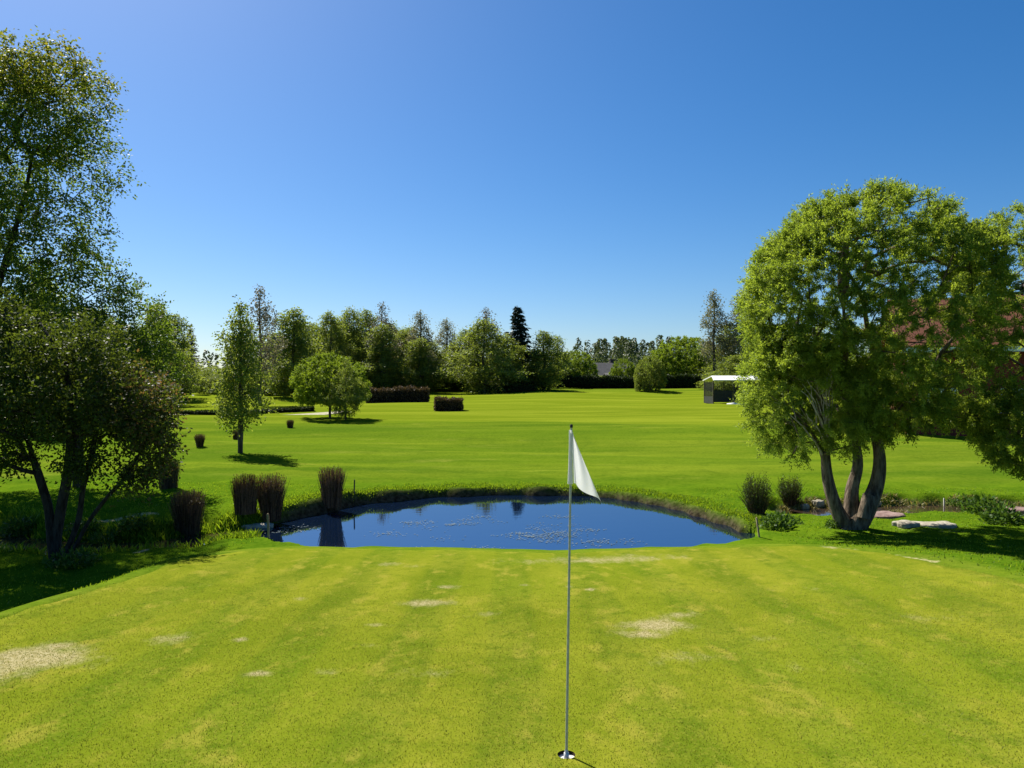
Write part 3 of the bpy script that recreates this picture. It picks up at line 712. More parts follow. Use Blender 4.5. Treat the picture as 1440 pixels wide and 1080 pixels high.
for k, (u, v, hp, wp, var, lab) in enumerate(SHR):
    x, y = hit(u, v); s = hp / 1080 * y / .88; sw = wp / 1080 * y / .68
    loc = (x, y, h1(x, y) - .02); sc = (sw, sw, s)
    if var not in kinds:
        ro = empty('clipped_shrub', loc, r.random() * 6, sc); link('stems', brown[var][0], ro); link('leaves', brown[var][1], ro); kinds[var] = ro
    else: ro = copy_tree(kinds[var], loc, r.random() * 6, sc)
    tag(ro, lab, 'shrub', 'clipped brown shrubs on the lawn')
first = None
for u, v, hp, wp, lab in [(1064, 724, 56, 40, 'dark leafy shrub at the right end of the pond behind the wooden stake'), (1111, 711, 40, 34, 'dark leafy shrub between the pond-end shrub and the big willow')]:
    x, y = hit(u, v); s = hp / 1080 * y / .9; sw = wp / 1080 * y / .72; loc = (x, y, h1(x, y) - .02); sc = (sw, sw, s)
    if first is None:
        first = ro = empty('leafy_shrub', loc, 1, sc); link('stems', greenish[0], ro); link('leaves', greenish[1], ro)
    else: ro = copy_tree(first, loc, 3, sc)
    tag(ro, lab, 'shrub', 'leafy shrubs right of the pond')

# ------------------------------------------------------------------ stakes, stones
M['stake_wood'] = bark_mat('stake_wood', (.20, .15, .08), (.38, .30, .18), 30, .1, .4)
M['stake_dark'] = bark_mat('stake_dark', (.05, .045, .03), (.12, .10, .07), 30, .1, .4)
M['stake_white'] = plain_mat('stake_white', (.62, .60, .55), (.45, .43, .38), 40, .6, .3)
for u, v, hp, wd, lean, mt, lab in [(378, 756, 34, .036, (-.02, 0), 'stake_wood', 'short wooden stake at the left end of the pond'), (498, 695, 19, .03, (.01, 0), 'stake_dark', 'dark thin stake on the lawn behind the pond right of the rim shrub'),
                                  (1068, 756, 28, .03, (-.05, .02), 'stake_wood', 'leaning wooden stake at the right end of the pond'), (1328, 716, 14, .028, (-.01, 0), 'stake_white', 'small whitish stake beside the muddy creek right of the willow')]:
    x, y = hit(u, v); h = hp / 1080 * y; z = h1(x, y) - .04; h += .04; w = wd / 2
    prof = [(1, 0), (1, h - .03), (.55, h - .004), (.3, h)]
    V = [(sx * w * k + lean[0] * zz / h, sy * w * k + lean[1] * zz / h, zz) for k, zz in prof for sx, sy in ((-1, -1), (1, -1), (1, 1), (-1, 1))]
    F = [[4 * a + b, 4 * a + (b + 1) % 4, 4 * a + 4 + (b + 1) % 4, 4 * a + 4 + b] for a in range(3) for b in range(4)] + [[12, 13, 14, 15]]
    o = link('stake', new_mesh('stake', V[:16], np.array(F).ravel(), 4, M[mt]), loc=(x, y, z)); tag(o, lab, 'stake')

t = NT('stone'); n = t.noise(7, 6, .65, t.pos()); t.base(t.mix(t.ramp(n, .3, .7), (.24, .21, .15), (.44, .40, .32)), .9, .2); t.bump(n, .7, .05); M['stone'] = t.m
t = NT('pink_stone'); n = t.noise(7, 6, .65, t.pos()); t.base(t.mix(t.ramp(n, .3, .7), (.14, .085, .075), (.27, .19, .165)), .9, .2); t.bump(n, .7, .05); M['pink_stone'] = t.m
import bmesh
def stone(seed, sx, sy, sz, mat):
    r = RNG(seed); bm = bmesh.new(); bmesh.ops.create_icosphere(bm, subdivisions=4, radius=1)
    ph = r.random(9) * 6
    for v in bm.verts:
        c = v.co; l = (abs(c.x) ** 5 + abs(c.y) ** 5 + abs(c.z) ** 5) ** (1 / 5); c /= l
        k = 1 + .09 * math.sin(c.x * 3 + ph[0]) * math.sin(c.y * 4 + ph[1]) + .06 * math.sin(c.y * 7 + c.x * 4 + ph[2]) + .035 * math.sin(c.x * 13 + ph[3]) * math.sin(c.y * 11 + ph[4])
        c.x *= sx * k; c.y *= sy * k; c.z *= sz * (k + .12 * math.sin(v.co.x * 2 / sx + ph[5]))
    me = bpy.data.meshes.new('stone'); bm.to_mesh(me); bm.free()
    me.polygons.foreach_set('use_smooth', np.ones(len(me.polygons), bool)); me.materials.append(mat); return me
for k, (u, v, sx, sy, sz, rz, mt, lab) in enumerate([(1312, 741, .42, .24, .07, -.05, 'stone', 'long pale flat stone lying on the grass right of the willow'), (1274, 739, .22, .2, .065, .3, 'stone', 'short pale flat stone touching the long one right of the willow'),
        (1243, 726, .40, .34, .05, .2, 'pink_stone', 'pinkish flat stone just behind the willow trunk'), (1425, 722, .55, .3, .08, .1, 'pink_stone', 'reddish flat stone at the right edge by the creek'), (1229, 711, .16, .12, .10, .4, 'stone', 'small grey stone in the creek behind the willow'),
        (1150, 712, .14, .12, .11, .6, 'stone', 'small pale stone at the creek left of the willow trunk'), (1132, 716, .1, .08, .07, .1, 'stone', 'smallest pale stone below the right leafy shrub'), (362, 743, .34, .2, .06, .15, 'stone', 'flat pale stone at the left tip of the pond')]):
    x, y = hit(u, v); o = link('flat_stone', stone(40 + k, sx, sy, sz, M[mt]), loc=(x, y, max(h1(x, y), -.03) + sz * .25)); o.rotation_euler = (0, 0, rz); tag(o, lab, 'stone')
# low weeds at the right end of the pond and round the tree foot
def weed(r, n, rad, h, ll, lw):
    P, d = in_ellipsoid(r, n, (0, 0, 0), (rad, rad, h), (.2, 1)); P[:, 2] = np.abs(P[:, 2])
    q = leaf_quads(P, unit(d + r.normal(0, .6, P.shape) + np.array([0, 0, .4])), unit(r.normal(0, .7, P.shape) + np.array([0, 0, 1])), ll * r.uniform(.6, 1.3, n), lw * r.uniform(.6, 1.3, n))
    return new_mesh('leaves', q.reshape(-1, 3), np.arange(n * 4), 4, M['weed_leaf'], {'tint': np.repeat(r.random(n), 4)})
M['weed_leaf'] = leaf_mat('weed_leaf', (.03, .07, .012), (.09, .16, .025), .35)
wm = [weed(r, 500, .34, .32, .09, .05), weed(r, 420, .4, .24, .10, .04)]
for k, (u, v, s, lab) in enumerate([(1092, 742, 1.0, 'low leafy weed clump beside the leaning stake'), (1103, 735, .9, 'leafy weed clump between the pond-end shrub and the willow'), (1385, 722, 1.3, 'dark leafy weed clump behind the long pale stone'), (1360, 715, 1.1, 'weed clump beside the small whitish stake'), (1410, 735, 1.2, 'weed clump at the right edge below the reddish stone'),
        (150, 760, .9, 'leafy weed clump on the ditch bank right of the dark tree'), (190, 745, .9, 'weed clump in the ditch left of the lone brown shrub'), (120, 745, .9, 'weed clump behind the stems of the dark tree'), (30, 752, 1.1, 'weed clump in the ditch left of the dark tree'), (100, 795, 1.1, 'weed clump at the foot of the dark tree'), (1175, 742, .6, 'small weed clump against the left foot of the willow')]):
    x, y = hit(u, v); o = link('weed_clump', wm[k % 2], loc=(x, y, max(h1(x, y), 0) - .03)); o.scale = (s, s, s); o.rotation_euler = (0, 0, k * 1.3); tag(o, lab, 'plant', 'weed clumps at the water')

# ------------------------------------------------------------------ trees farther off (nominal height 10 m)
M['bare_twig'] = leaf_mat('bare_twig', (.10, .095, .085), (.20, .19, .16), .3)
M['globe_leaf'] = leaf_mat('globe_leaf', (.075, .125, .014), (.23, .31, .03), .5)
FAR = {}
def far_set(kind, wood, q, ti, leafm):
    FAR[kind] = (wood_mesh('trunk', wood, M['bark_far'], .05, 7, 3), new_mesh('crown', q.reshape(-1, 3), np.arange(len(q) * 4), 4, M[leafm], {'tint': np.repeat(ti, 4)}))

def far_birch(kind, seed, width, low, npts, leafm='far_leaf', fork=False, dens=1.0, top=10., knee=.4, tp=.6):
    r = RNG(seed); P = []
    while len(P) < npts:
        z = low + (top - low) * r.random(); f = (z - low) / (top - low)
        R = width * (.35 + .65 * min(1, f * 4)) * (1 - max(0, f - knee) / (1 - knee)) ** tp * (.82 + .3 * math.sin(z * 1.7 + seed) * math.sin(z * .9 + 2 * seed)) + .12
        if r.random() > (R / (width * 1.15)) ** 1.6 + .06: continue
        a = r.random() * 2 * PI; rr = R * math.sqrt(r.uniform(.05, 1)) * (1 + .18 * math.sin(3 * a + seed + z * .6))
        P.append((rr * math.cos(a), rr * math.sin(a), z))
    P = np.array(P); out = unit(P - np.array([0, 0, 4.5])); out[:, 2] = .1
    tr = [resample([(0, 0, -.2), (.06, .03, 2), (-.05, 0, 4.5), (.05, 0, 7), (0, 0, top - .4)])]
    if fork: tr.append(resample([(0, 0, -.2), (-.1, 0, 1.6), (-.4, .1, 4), (-.6, .1, 7)]))
    wood = grow(tr, P[r.random(npts) < .6], r, .5, .012, .16, 1.3)
    q, ti = spray(r, P, out, 5, int(7 * dens), .65, .16, .11, .6, .7, jit=.10)
    far_set(kind, wood, q, ti, leafm)
far_birch('birch_lone', 57, 2.0, 1.9, 330, dens=.9, knee=.2, tp=.85); far_birch('birch_a', 51, 2.1, .7, 480); far_birch('birch_b', 52, 1.7, .6, 430); far_birch('birch_c', 53, 2.6, .4, 560, fork=True)
far_birch('birch_thin', 54, 1.5, 1.2, 280, dens=.8)
far_birch('airy', 58, 1.5, 2.6, 250, 'larch_twig', dens=.65)
far_birch('bare', 55, 1.7, 2.2, 300, 'bare_twig', dens=.45)
far_birch('low_bush', 56, 5.0, .1, 620, top=9.5, dens=1.5)

def far_conifer(kind, seed, width, low, droop, leafm, whorls, per, sparse, ql):
    r = RNG(seed); Q, T, wood = [], [], []
    tp = np.array([(0.03 * math.sin(z), .03 * math.cos(z * 1.3), z) for z in np.linspace(-.2, 9.9, 14)]); wood.append((tp, np.linspace(.17, .012, 14)))
    for w in range(whorls):
        z = z0_ = low + (9.85 - low) * (w / (whorls - 1)) ** .9; f = (z - low) / (9.85 - low)
        R = width * (1 - f) ** .8 * (1 if f > .08 else .8) + .12
        for b in range(per):
            a = r.random() * 2 * PI; L = R * r.uniform(.5, 1.15); z = z0_ + r.normal(0, .16) * (9.85 - low) / whorls * 2.2
            d = np.array([math.cos(a), math.sin(a), 0]); n = 5; s = np.linspace(0, 1, n)
            pts = np.array([0, 0, z]) + d * (s * L)[:, None] + np.array([0, 0, 1.]) * (L * (-droop * s + .75 * droop * s * s))[:, None]
            wood.append((pts, np.linspace(.03 * L / width + .008, .004, n)))
            m = max(4, int(sparse * L)); t_ = r.uniform(.12, 1.05, m)
            p = np.array([0, 0, z]) + d * (t_ * L)[:, None] + np.array([0, 0, 1.]) * (L * (-droop * t_ + .75 * droop * t_ * t_))[:, None]
            side = np.array([-d[1], d[0], 0]); sg = r.choice([-1, 1], m)[:, None]
            ax = unit(d * .5 + side * sg * r.uniform(.2, 1, m)[:, None] + np.array([0, 0, -1]) * r.uniform(.1, .9, m)[:, None])
            Q.append(leaf_quads(p + r.normal(0, .04, p.shape), ax, unit(r.normal(0, .6, p.shape) + np.array([0, 0, 1])), ql * r.uniform(.6, 1.4, m), ql * .4 * r.uniform(.6, 1.4, m))); T.append(np.clip(r.normal(.45, .25, m) + (t_ - .5) * .3, 0, 1))
    far_set(kind, wood, np.concatenate(Q), np.concatenate(T), leafm)
far_conifer('spruce', 61, 1.75, .8, .45, 'spruce_needle', 26, 11, 26, .42)
far_conifer('larch', 62, 1.7, 1.6, .15, 'larch_twig', 26, 9, 34, .24)

def far_globe(kind, seed, rx, cz, rz, low, nl, leafm='globe_leaf'):
    r = RNG(seed)
    lobes = [(np.array([0, 0, cz]), (rx, rx, rz), (.72, 1), 520)]
    for k in range(5):
        a = k * 1.26 + r.random(); lobes.append((np.array([math.cos(a) * rx * .62, math.sin(a) * rx * .62, cz - rz * r.uniform(.1, .5)]), (rx * .5, rx * .5, rz * .55), (.6, 1), 120))
    pts = np.concatenate([in_ellipsoid(r, n, c, rad, sh)[0] for c, rad, sh, n in lobes]); pts = pts[pts[:, 2] > low]; out = unit(pts - np.array([0, 0, cz - rz * .3]))
    st = [resample([(0, 0, -.2), (.05, 0, 1.2), (.3 * math.cos(a), .3 * math.sin(a), 2.4), (rx * .35 * math.cos(a), rx * .35 * math.sin(a), cz * .8)]) for a in (0, 2.1, 4.2)]
    wood = grow(st, pts[r.random(len(pts)) < .35], r, .5, .014, .30, 1.2)
    q, ti = spray(r, pts, out, 5, nl, .7, .24, .10, .2, .5, jit=.06)
    far_set(kind, wood, q, ti, leafm)
far_globe('globe', 71, 6.2, 5.0, 4.9, 1.1, 20); far_globe('umbrella', 74, 6.2, 5.6, 4.4, 2.6, 22); far_globe('globe_low', 72, 5.4, 4.6, 5.3, .4, 16, 'far_leaf')
far_birch('weeping', 73, 4.2, .9, 470, 'far_leaf', dens=1.3, top=9.8)

FIRST = {}
def far_tree(kind, u, vtop, Y, label, wpx=None, name=None, cat='tree', group='trees along the far side of the fairway', rot=None, zoff=0.):
    x = (u - 720) / 1080 * Y; z = h1(x, Y); h = CAM_Z + (540 - vtop) / 1080 * Y - z; s = h / 10.
    nomw = {'birch_lone': 4.0, 'airy': 3.4, 'birch_a': 4.0, 'birch_b': 3.2, 'birch_c': 5.0, 'birch_thin': 3.2, 'bare': 3.6, 'low_bush': 9.5, 'spruce': 3.6, 'larch': 3.5, 'pine': 3.2, 'globe': 13.4, 'umbrella': 13.4, 'globe_low': 11.5, 'weeping': 7.8}[kind]
    sw = s if wpx is None else (wpx / 1080 * Y) / nomw
    if Y > 68 and kind.startswith('birch'): sw *= 1.18
    loc = (x, Y, z - .05); rz = rot if rot is not None else (u * 7.13) % 6.28; sc = (sw, sw, s)
    if kind not in FIRST:
        ro = empty(name, loc, rz, sc); link('trunk', FAR[kind][0], ro); link('crown', FAR[kind][1], ro); FIRST[kind] = ro
    else:
        ro = copy_tree(FIRST[kind], loc, rz, sc); ro.name = name
    tag(ro, label, cat, group); return ro
LINE = [
 ('birch_lone', 338, 424, 30.8, 92, 'birch_tree', 'slender leafy birch standing alone on the left lawn with a long shadow'),
 ('bare', 366, 400, 62, 62, 'larch_tree', 'tall bare twiggy tree rising just behind the slender lone birch'),
 ('umbrella', 464, 499, 48.2, 112, 'willow_tree', 'round dome-shaped willow on the left lawn with a dark pool of shadow'),
 ('weeping', 486, 503, 46, 62, 'weeping_tree', 'small pale weeping tree leaning against the round willow on the left lawn'),
 ('birch_c', 218, 424, 62, 92, 'birch_tree', 'bushy birch showing just right of the yellow-green tree'), ('birch_b', 246, 440, 70, 48, 'birch_tree', 'grey-topped birch between the bushy birch and a thin larch on the left'), ('larch', 268, 455, 80, 36, 'larch_tree', 'thin dark larch in the sky gap left of the slender lone birch'),
 ('birch_b', 413, 432, 72, 62, 'birch_tree', 'dense pointed birch right of the slender lone birch'), ('birch_thin', 385, 470, 78, 40, 'birch_tree', 'low thin birch between the bare twiggy tree and the pointed birch'),
 ('birch_c', 465, 437, 84, 62, 'birch_tree', 'broad birch rising directly behind the round willow'), ('birch_a', 492, 431, 88, 52, 'birch_tree', 'tall birch behind the small weeping tree'), ('birch_b', 515, 434, 92, 44, 'birch_tree', 'birch behind the right side of the round willow, next to a bare top'),
 ('bare', 537, 424, 86, 44, 'birch_tree', 'birch with a grey bare top above the left end of the brown hedge'), ('birch_b', 538, 455, 84, 50, 'birch_tree', 'green birch below the grey bare top at the brown hedge'), ('birch_c', 565, 462, 90, 52, 'birch_tree', 'lower green birch above the middle of the brown hedge'), ('airy', 591, 436, 88, 46, 'larch_tree', 'brownish larch with a narrow top above the right end of the brown hedge'), ('birch_b', 590, 475, 85, 50, 'birch_tree', 'small birch in front of the brownish larch'),
 ('airy', 628, 447, 98, 44, 'larch_tree', 'sparse see-through larch above the dark clipped block'), ('birch_thin', 612, 492, 96, 44, 'birch_tree', 'low birch between the brownish larch and the sparse larch'), ('birch_b', 655, 462, 92, 46, 'birch_tree', 'yellowish birch left of the big birch cluster'), ('bare', 684, 432, 90, 54, 'birch_tree', 'bare grey top rising out of the big birch cluster'), ('birch_c', 680, 447, 84, 84, 'birch_tree', 'widest birch of the far line, standing in the cluster left of the tall spruce'), ('birch_a', 708, 468, 88, 58, 'birch_tree', 'birch at the right side of the cluster, touching the tall spruce'),
 ('birch_c', 440, 452, 92, 60, 'birch_tree', 'birch between the pointed birch and the broad birch behind the round willow'), ('birch_a', 478, 446, 96, 56, 'birch_tree', 'birch filling the line between the two tallest behind the weeping tree'), ('birch_c', 552, 452, 94, 56, 'birch_tree', 'full birch just right of the grey bare top'), ('birch_a', 576, 458, 96, 50, 'birch_tree', 'full birch left of the narrow-topped larch'), ('birch_c', 606, 478, 92, 54, 'birch_tree', 'low full birch right of the narrow-topped larch'), ('birch_c', 640, 482, 92, 60, 'birch_tree', 'low full birch under the sparse larch'), ('birch_c', 390, 466, 84, 60, 'birch_tree', 'full birch left behind the pointed birch'), ('birch_b', 422, 450, 80, 50, 'birch_tree', 'birch leaning on the right side of the pointed birch'),
 ('spruce', 728, 430, 92, 60, 'spruce_tree', 'tall dark spruce, the most pointed tree in the far line'), ('birch_b', 765, 464, 90, 46, 'birch_tree', 'birch just right of the tall dark spruce'), ('birch_thin', 784, 472, 100, 38, 'birch_tree', 'thin birch left of the small round willow'), ('birch_b', 748, 490, 98, 40, 'birch_tree', 'low birch at the foot of the tall dark spruce'),
 ('globe', 808, 493, 106, 66, 'willow_tree', 'small round willow in front of the grey roofs'), ('globe', 876, 504, 112, 36, 'willow_tree', 'smallest round willow, between the grey roofs and the big round willow'), ('globe_low', 914, 500, 90, 44, 'willow_tree', 'dark rounded bush tree standing on the lawn in front of the big round willow'),
 ('globe', 962, 473, 104, 104, 'willow_tree', 'biggest round willow of the far side, left of the white-roofed shelter'), ('airy', 1004, 407, 92, 46, 'larch_tree', 'tall thin pinkish-topped larch, left one of the pair beside the big foreground willow'), ('airy', 1044, 405, 90, 52, 'larch_tree', 'tall thin pinkish-topped larch, right one of the pair beside the big foreground willow'), ('birch_a', 1026, 452, 94, 50, 'larch_tree', 'greener larch behind and between the tall pinkish pair'),
 ('birch_c', 1040, 498, 78, 80, 'birch_tree', 'dark green tree behind the white-roofed shelter'), ('birch_c', 1110, 470, 80, 90, 'birch_tree', 'tree glimpsed through the left side of the big willow'), ('spruce', 1190, 440, 70, 60, 'spruce_tree', 'spruce hidden behind the middle of the big willow crown'), ('birch_c', 1250, 440, 60, 110, 'birch_tree', 'tree left of the red house behind the willows'), ('spruce', 1440, 390, 55, 110, 'spruce_tree', 'spruce behind the red house at the right edge'),
 ('birch_c', 60, 380, 40, 120, 'birch_tree', 'birch far behind the trunk of the tall left birch'), ('birch_a', 140, 430, 48, 90, 'birch_tree', 'birch behind the crown of the dark multi-stemmed tree'), ('birch_c', -30, 400, 46, 140, 'birch_tree', 'birch at the left edge behind the tall birch'), ('birch_b', 185, 470, 66, 80, 'birch_tree', 'low birch behind the yellow-green tree'),
]
for k, u, v, Y, w, nm, lab in LINE: far_tree(k, u, v, Y, lab, w, nm)
# scrub along the foot of the trees
r = RNG(81)
SCRUB = [(255, 512, 88, 60, 'low scrub bush under the thin dark larch'), (287, 515, 84, 44, 'bright scrub bush in the gap left of the slender lone birch'), (310, 520, 80, 60, 'scrub bush behind the left side of the slender lone birch'), (372, 515, 76, 70, 'scrub bush behind the right side of the slender lone birch'), (420, 520, 80, 60, 'scrub bush left behind the round willow'), (545, 522, 96, 60, 'scrub bush behind the left part of the brown hedge'),
         (618, 524, 100, 66, 'scrub bush behind the dark clipped block'), (655, 520, 98, 60, 'scrub bush under the yellowish birch'), (745, 522, 100, 60, 'scrub bush right of the foot of the tall spruce'), (790, 522, 104, 50, 'scrub bush left of the small round willow'), (842, 526, 110, 60, 'scrub bush in front of the grey roofs'), (1010, 520, 90, 60, 'scrub bush behind the white roof of the shelter'), (935, 522, 112, 60, 'scrub bush behind the long dark hedge'), (200, 520, 70, 90, 'scrub bush behind the dark multi-stemmed tree'), (90, 505, 60, 140, 'wide scrub bush far behind the dark multi-stemmed tree'), (5, 510, 56, 120, 'scrub bush at the left edge of the far lawn'), (580, 510, 100, 80, 'scrub bush behind the right part of the brown hedge'), (500, 515, 98, 80, 'scrub bush behind the small weeping tree'), (700, 508, 100, 80, 'scrub bush under the big birch cluster'), (455, 505, 98, 90, 'tall scrub bush between the pointed birch and the round willow'), (535, 500, 102, 90, 'tall scrub bush behind the grey bare top'), (610, 503, 108, 80, 'tall scrub bush behind the sparse larch'), (640, 505, 112, 80, 'tall scrub bush in the gap left of the big birch cluster'), (770, 506, 110, 70, 'tall scrub bush right behind the tall spruce'), (405, 508, 88, 70, 'tall scrub bush left of the pointed birch'), (340, 508, 84, 80, 'tall scrub bush behind the slender lone birch'), (240, 500, 90, 90, 'tall scrub bush behind the grey-topped birch'), (300, 512, 96, 60, 'tall scrub bush in the sky gap on the left'), (1000, 506, 110, 70, 'tall scrub bush between the biggest round willow and the shelter')]
for u, v, Y, w, lab in SCRUB: far_tree('low_bush', u, v, Y, lab, w, 'scrub_bush', 'bush', 'scrub bushes at the foot of the far trees')
# far wood beyond: one uncountable mass of conifers
r = RNG(83); Q, T = [], []
for k in range(420):
    if k < 300: y = r.uniform(150, 260); x = r.uniform(-.8, .75) * y; hh = r.uniform(4, 7.5) if -.12 * y < x < .3 * y else r.uniform(6, 10)
    else: y = r.uniform(330, 430); x = r.uniform(.08, .26) * y; hh = r.uniform(6, 14)
    z0 = h1(x, y); m = 130; f = r.random(m); a = r.random(m) * 2 * PI; R = (1 - f) ** .8 * hh * .17 * r.uniform(.4, 1, m) + .1
    P = np.stack([x + R * np.cos(a), y + R * np.sin(a), z0 + hh * (.04 + .95 * f)], -1)
    ax = np.stack([np.cos(a), np.sin(a), -r.uniform(.3, 1.2, m)], -1)
    Q.append(leaf_quads(P, ax, unit(r.normal(0, .7, P.shape) + np.array([0, 0, 1])), hh * .13 * r.uniform(.5, 1.3, m), hh * .07 * r.uniform(.5, 1.3, m))); T.append(np.clip(.35 + .3 * r.random() + .35 * r.random(m), 0, 1))
M['wood_leaf'] = leaf_mat('wood_leaf', (.03, .05, .03), (.09, .115, .05), .3)
tag(quads_obj('far_wood', np.concatenate(Q), M['wood_leaf'], np.concatenate(T)), 'dark far woodland closing the view beyond the golf course', 'woodland', kind='stuff')

# ------------------------------------------------------------------ hedges
def hedge(line, wid, h, leafm, n, ll, lw, label, cat='hedge', group=None):
    line = np.array(line, float); L = np.r_[0, np.cumsum(np.linalg.norm(np.diff(line, axis=0), axis=1))]
    r = RNG(int(abs(line[0, 0] * 10)) + 3); s = r.uniform(0, L[-1], n)
    X = np.interp(s, L, line[:, 0]); Y = np.interp(s, L, line[:, 1]); d = unit(line[-1] - line[0]); nr = np.array([-d[1], d[0]])
    g = r.random(n); o_ = np.where(g < .45, r.choice([-1, 1], n) * r.uniform(.8, 1.03, n), r.uniform(-1, 1, n)) * wid / 2
    top_ = h * (1 + .06 * np.sin(s * 2.1 + 1) + .05 * np.sin(s * 5.3) + .03 * np.sin(s * 11)); zz = np.where(g < .45, r.random(n) ** .9 * top_, top_ * np.where(r.random(n) < .12, r.uniform(1.0, 1.16, n), r.uniform(.88, 1.03, n)))
    endm = r.random(n) < .12; s2 = np.where(endm, r.choice([0., 1.], n) * L[-1], s); X = np.where(endm, np.interp(s2, L, line[:, 0]), X); Y = np.where(endm, np.interp(s2, L, line[:, 1]), Y); zz = np.where(endm, r.random(n) * h, zz); o_ = np.where(endm, r.uniform(-.5, .5, n) * wid, o_)
    px = X + nr[0] * o_; py = Y + nr[1] * o_; z0 = H(px, py); c = line[0]
    zb = h1(*c); root = empty('hedge', (c[0], c[1], zb)); tag(root, label, cat, group)
    P = np.stack([px - c[0], py - c[1], z0 - zb + zz], -1)
    q = leaf_quads(P, r.normal(0, 1, P.shape) + np.array([0, 0, .8]), r.normal(0, 1, P.shape), ll * r.uniform(.6, 1.4, n), lw * r.uniform(.6, 1.4, n))
    quads_obj('leaves', q, M[leafm], np.clip(r.normal(.45, .25, n), 0, 1), root)
    # woody core: a rounded bank of stems inside
    m = max(6, int(L[-1] / 1.0)); ss = np.linspace(.06, L[-1] - .06, m); V = []; prof = [(-.82, -.1), (-.86, .5), (-.8, .85), (-.55, .9), (.55, .9), (.8, .85), (.86, .5), (.82, -.1)]
    for q_ in ss:
        cx, cy = np.interp(q_, L, line[:, 0]), np.interp(q_, L, line[:, 1])
        for a, b in prof:
            vx, vy = cx + nr[0] * a * wid / 2, cy + nr[1] * a * wid / 2
            V.append((vx - c[0], vy - c[1], h1(vx, vy) - zb + b * h))
    kp = len(prof); F = [[i * kp + j, (i + 1) * kp + j, (i + 1) * kp + (j + 1) % kp, i * kp + (j + 1) % kp] for i in range(m - 1) for j in range(kp)]
    V = np.array(V); link('stems', new_mesh('stems', V, np.array(F).ravel(), 4, M['hedge_core']), root)
    return root
M['hedge_core'] = plain_mat('hedge_core', (.02, .016, .012), (.008, .007, .005), 9, .95, .05)
def at(u, Y): return ((u - 720) / 1080 * Y, Y)
hedge([at(516, 65), at(560, 66), at(602, 66)], 1.1, 1.1, 'hedge_twig', 9000, .16, .06, 'long brown clipped hedge under the birches left of centre')
hedge([at(612, 56), at(650, 56)], 1.0, .82, 'hedge_twig', 4500, .13, .05, 'short dark clipped hedge block alone on the fairway')
hedge([at(676, 86), at(715, 85), at(752, 87)], 1.2, .75, 'hedge_leaf', 6000, .18, .08, 'low dark hedge in the shade of the big birch cluster')
hedge([at(758, 99), at(830, 98.5), at(905, 98)], 1.4, 1.25, 'hedge_leaf', 14000, .2, .09, 'long dark hedge under the grey roofs')
hedge([at(925, 96), at(960, 95), at(1000, 93)], 1.4, 1.3, 'hedge_leaf', 9000, .2, .09, 'dark hedge between the lawn bush and the white-roofed shelter')
hedge([at(150, 51), at(250, 51.5), at(350, 53), at(440, 55)], .8, .22, 'hedge_leaf', 7000, .12, .06, 'very low dark edging behind the pale path on the left')

# pale path on the left
t = NT('gravel'); t.base(t.mix(t.ramp(t.noise(6, 5, .6, t.pos()), .3, .7), (.26, .24, .15), (.38, .35, .24)), .9, .2); M['gravel'] = t.m
ln = smooth_open([(-40, 49), (-27, 50.0), (-20.5, 50.2), (-17, 51.0), (-14, 52.2), (-11.5, 54)], 10)
tn = unit(np.gradient(ln, axis=0)); nr = np.stack([-tn[:, 1], tn[:, 0]], -1); V = []
for k in range(7):
    p = ln + nr * ((k / 6 - .5) * 1.3); V.append(np.stack([p[:, 0], p[:, 1], H(p[:, 0], p[:, 1]) + .02], -1))
V = np.concatenate(V); n = len(ln); i = np.arange(6)[:, None] * n; j = np.arange(n - 1)[None]
tag(link('path', new_mesh('path', V, np.stack([i + j, i + n + j, i + n + j + 1, i + j + 1], -1).reshape(-1, 4)[:, ::-1].ravel(), 4, M['gravel'], None, True)), kind='structure')

# ------------------------------------------------------------------ buildings
def mesh_parts(name, mat, parent, boxes=(), polys=()):
    V, F = [], []
    for (x0, y0, z0, x1, y1, z1) in boxes:
        b = len(V); V += [(x0, y0, z0), (x1, y0, z0), (x1, y1, z0), (x0, y1, z0), (x0, y0, z1), (x1, y0, z1), (x1, y1, z1), (x0, y1, z1)]
        F += [[b + i for i in f] for f in ((3, 2, 1, 0), (4, 5, 6, 7), (0, 1, 5, 4), (1, 2, 6, 5), (2, 3, 7, 6), (3, 0, 4, 7))]
    for vs_, fs_ in polys:
        b = len(V); V += vs_; F += [[b + i for i in f] for f in fs_]
    me = bpy.data.meshes.new(name); me.from_pydata(V, [], F); me.update(); me.materials.append(mat); return link(name, me, parent)
def slab(p0, p1, p2, p3, th):
    """thick sloping roof slab from four corners (counter-clockwise from above)"""
    a = [Vector(p) for p in (p0, p1, p2, p3)]; n = (a[1] - a[0]).cross(a[3] - a[0]).normalized() * th
    v = [tuple(p) for p in a] + [tuple(p + n) for p in a]
    return v, [[3, 2, 1, 0], [4, 5, 6, 7], [0, 1, 5, 4], [1, 2, 6, 5], [2, 3, 7, 6], [3, 0, 4, 7]]
def tiles(name, c1, c2):
    t = NT(name); w = t.add('ShaderNodeTexBrick'); t.link(t.pos(), w.inputs['Vector']); w.inputs['Scale'].default_value = 2.2
    w.inputs['Color1'].default_value = (*c1, 1); w.inputs['Color2'].default_value = (*c2, 1); w.inputs['Mortar'].default_value = (*[v * .35 for v in c1], 1)
    t.base(t.mix(t.ramp(t.noise(1.5, 4, .6, t.pos()), .3, .7, 0, .5), w.outputs['Color'], tuple(v * .6 for v in c2)), .85, .2); return t.m
M['terracotta'] = tiles('terracotta', (.20, .07, .035), (.14, .048, .026)); M['slate'] = tiles('slate', (.13, .125, .12), (.09, .088, .085))
M['red_wall'] = tiles('red_wall', (.22, .045, .03), (.17, .035, .025)); M['brown_wall'] = plain_mat('brown_wall', (.07, .05, .04), (.045, .032, .026), 3)
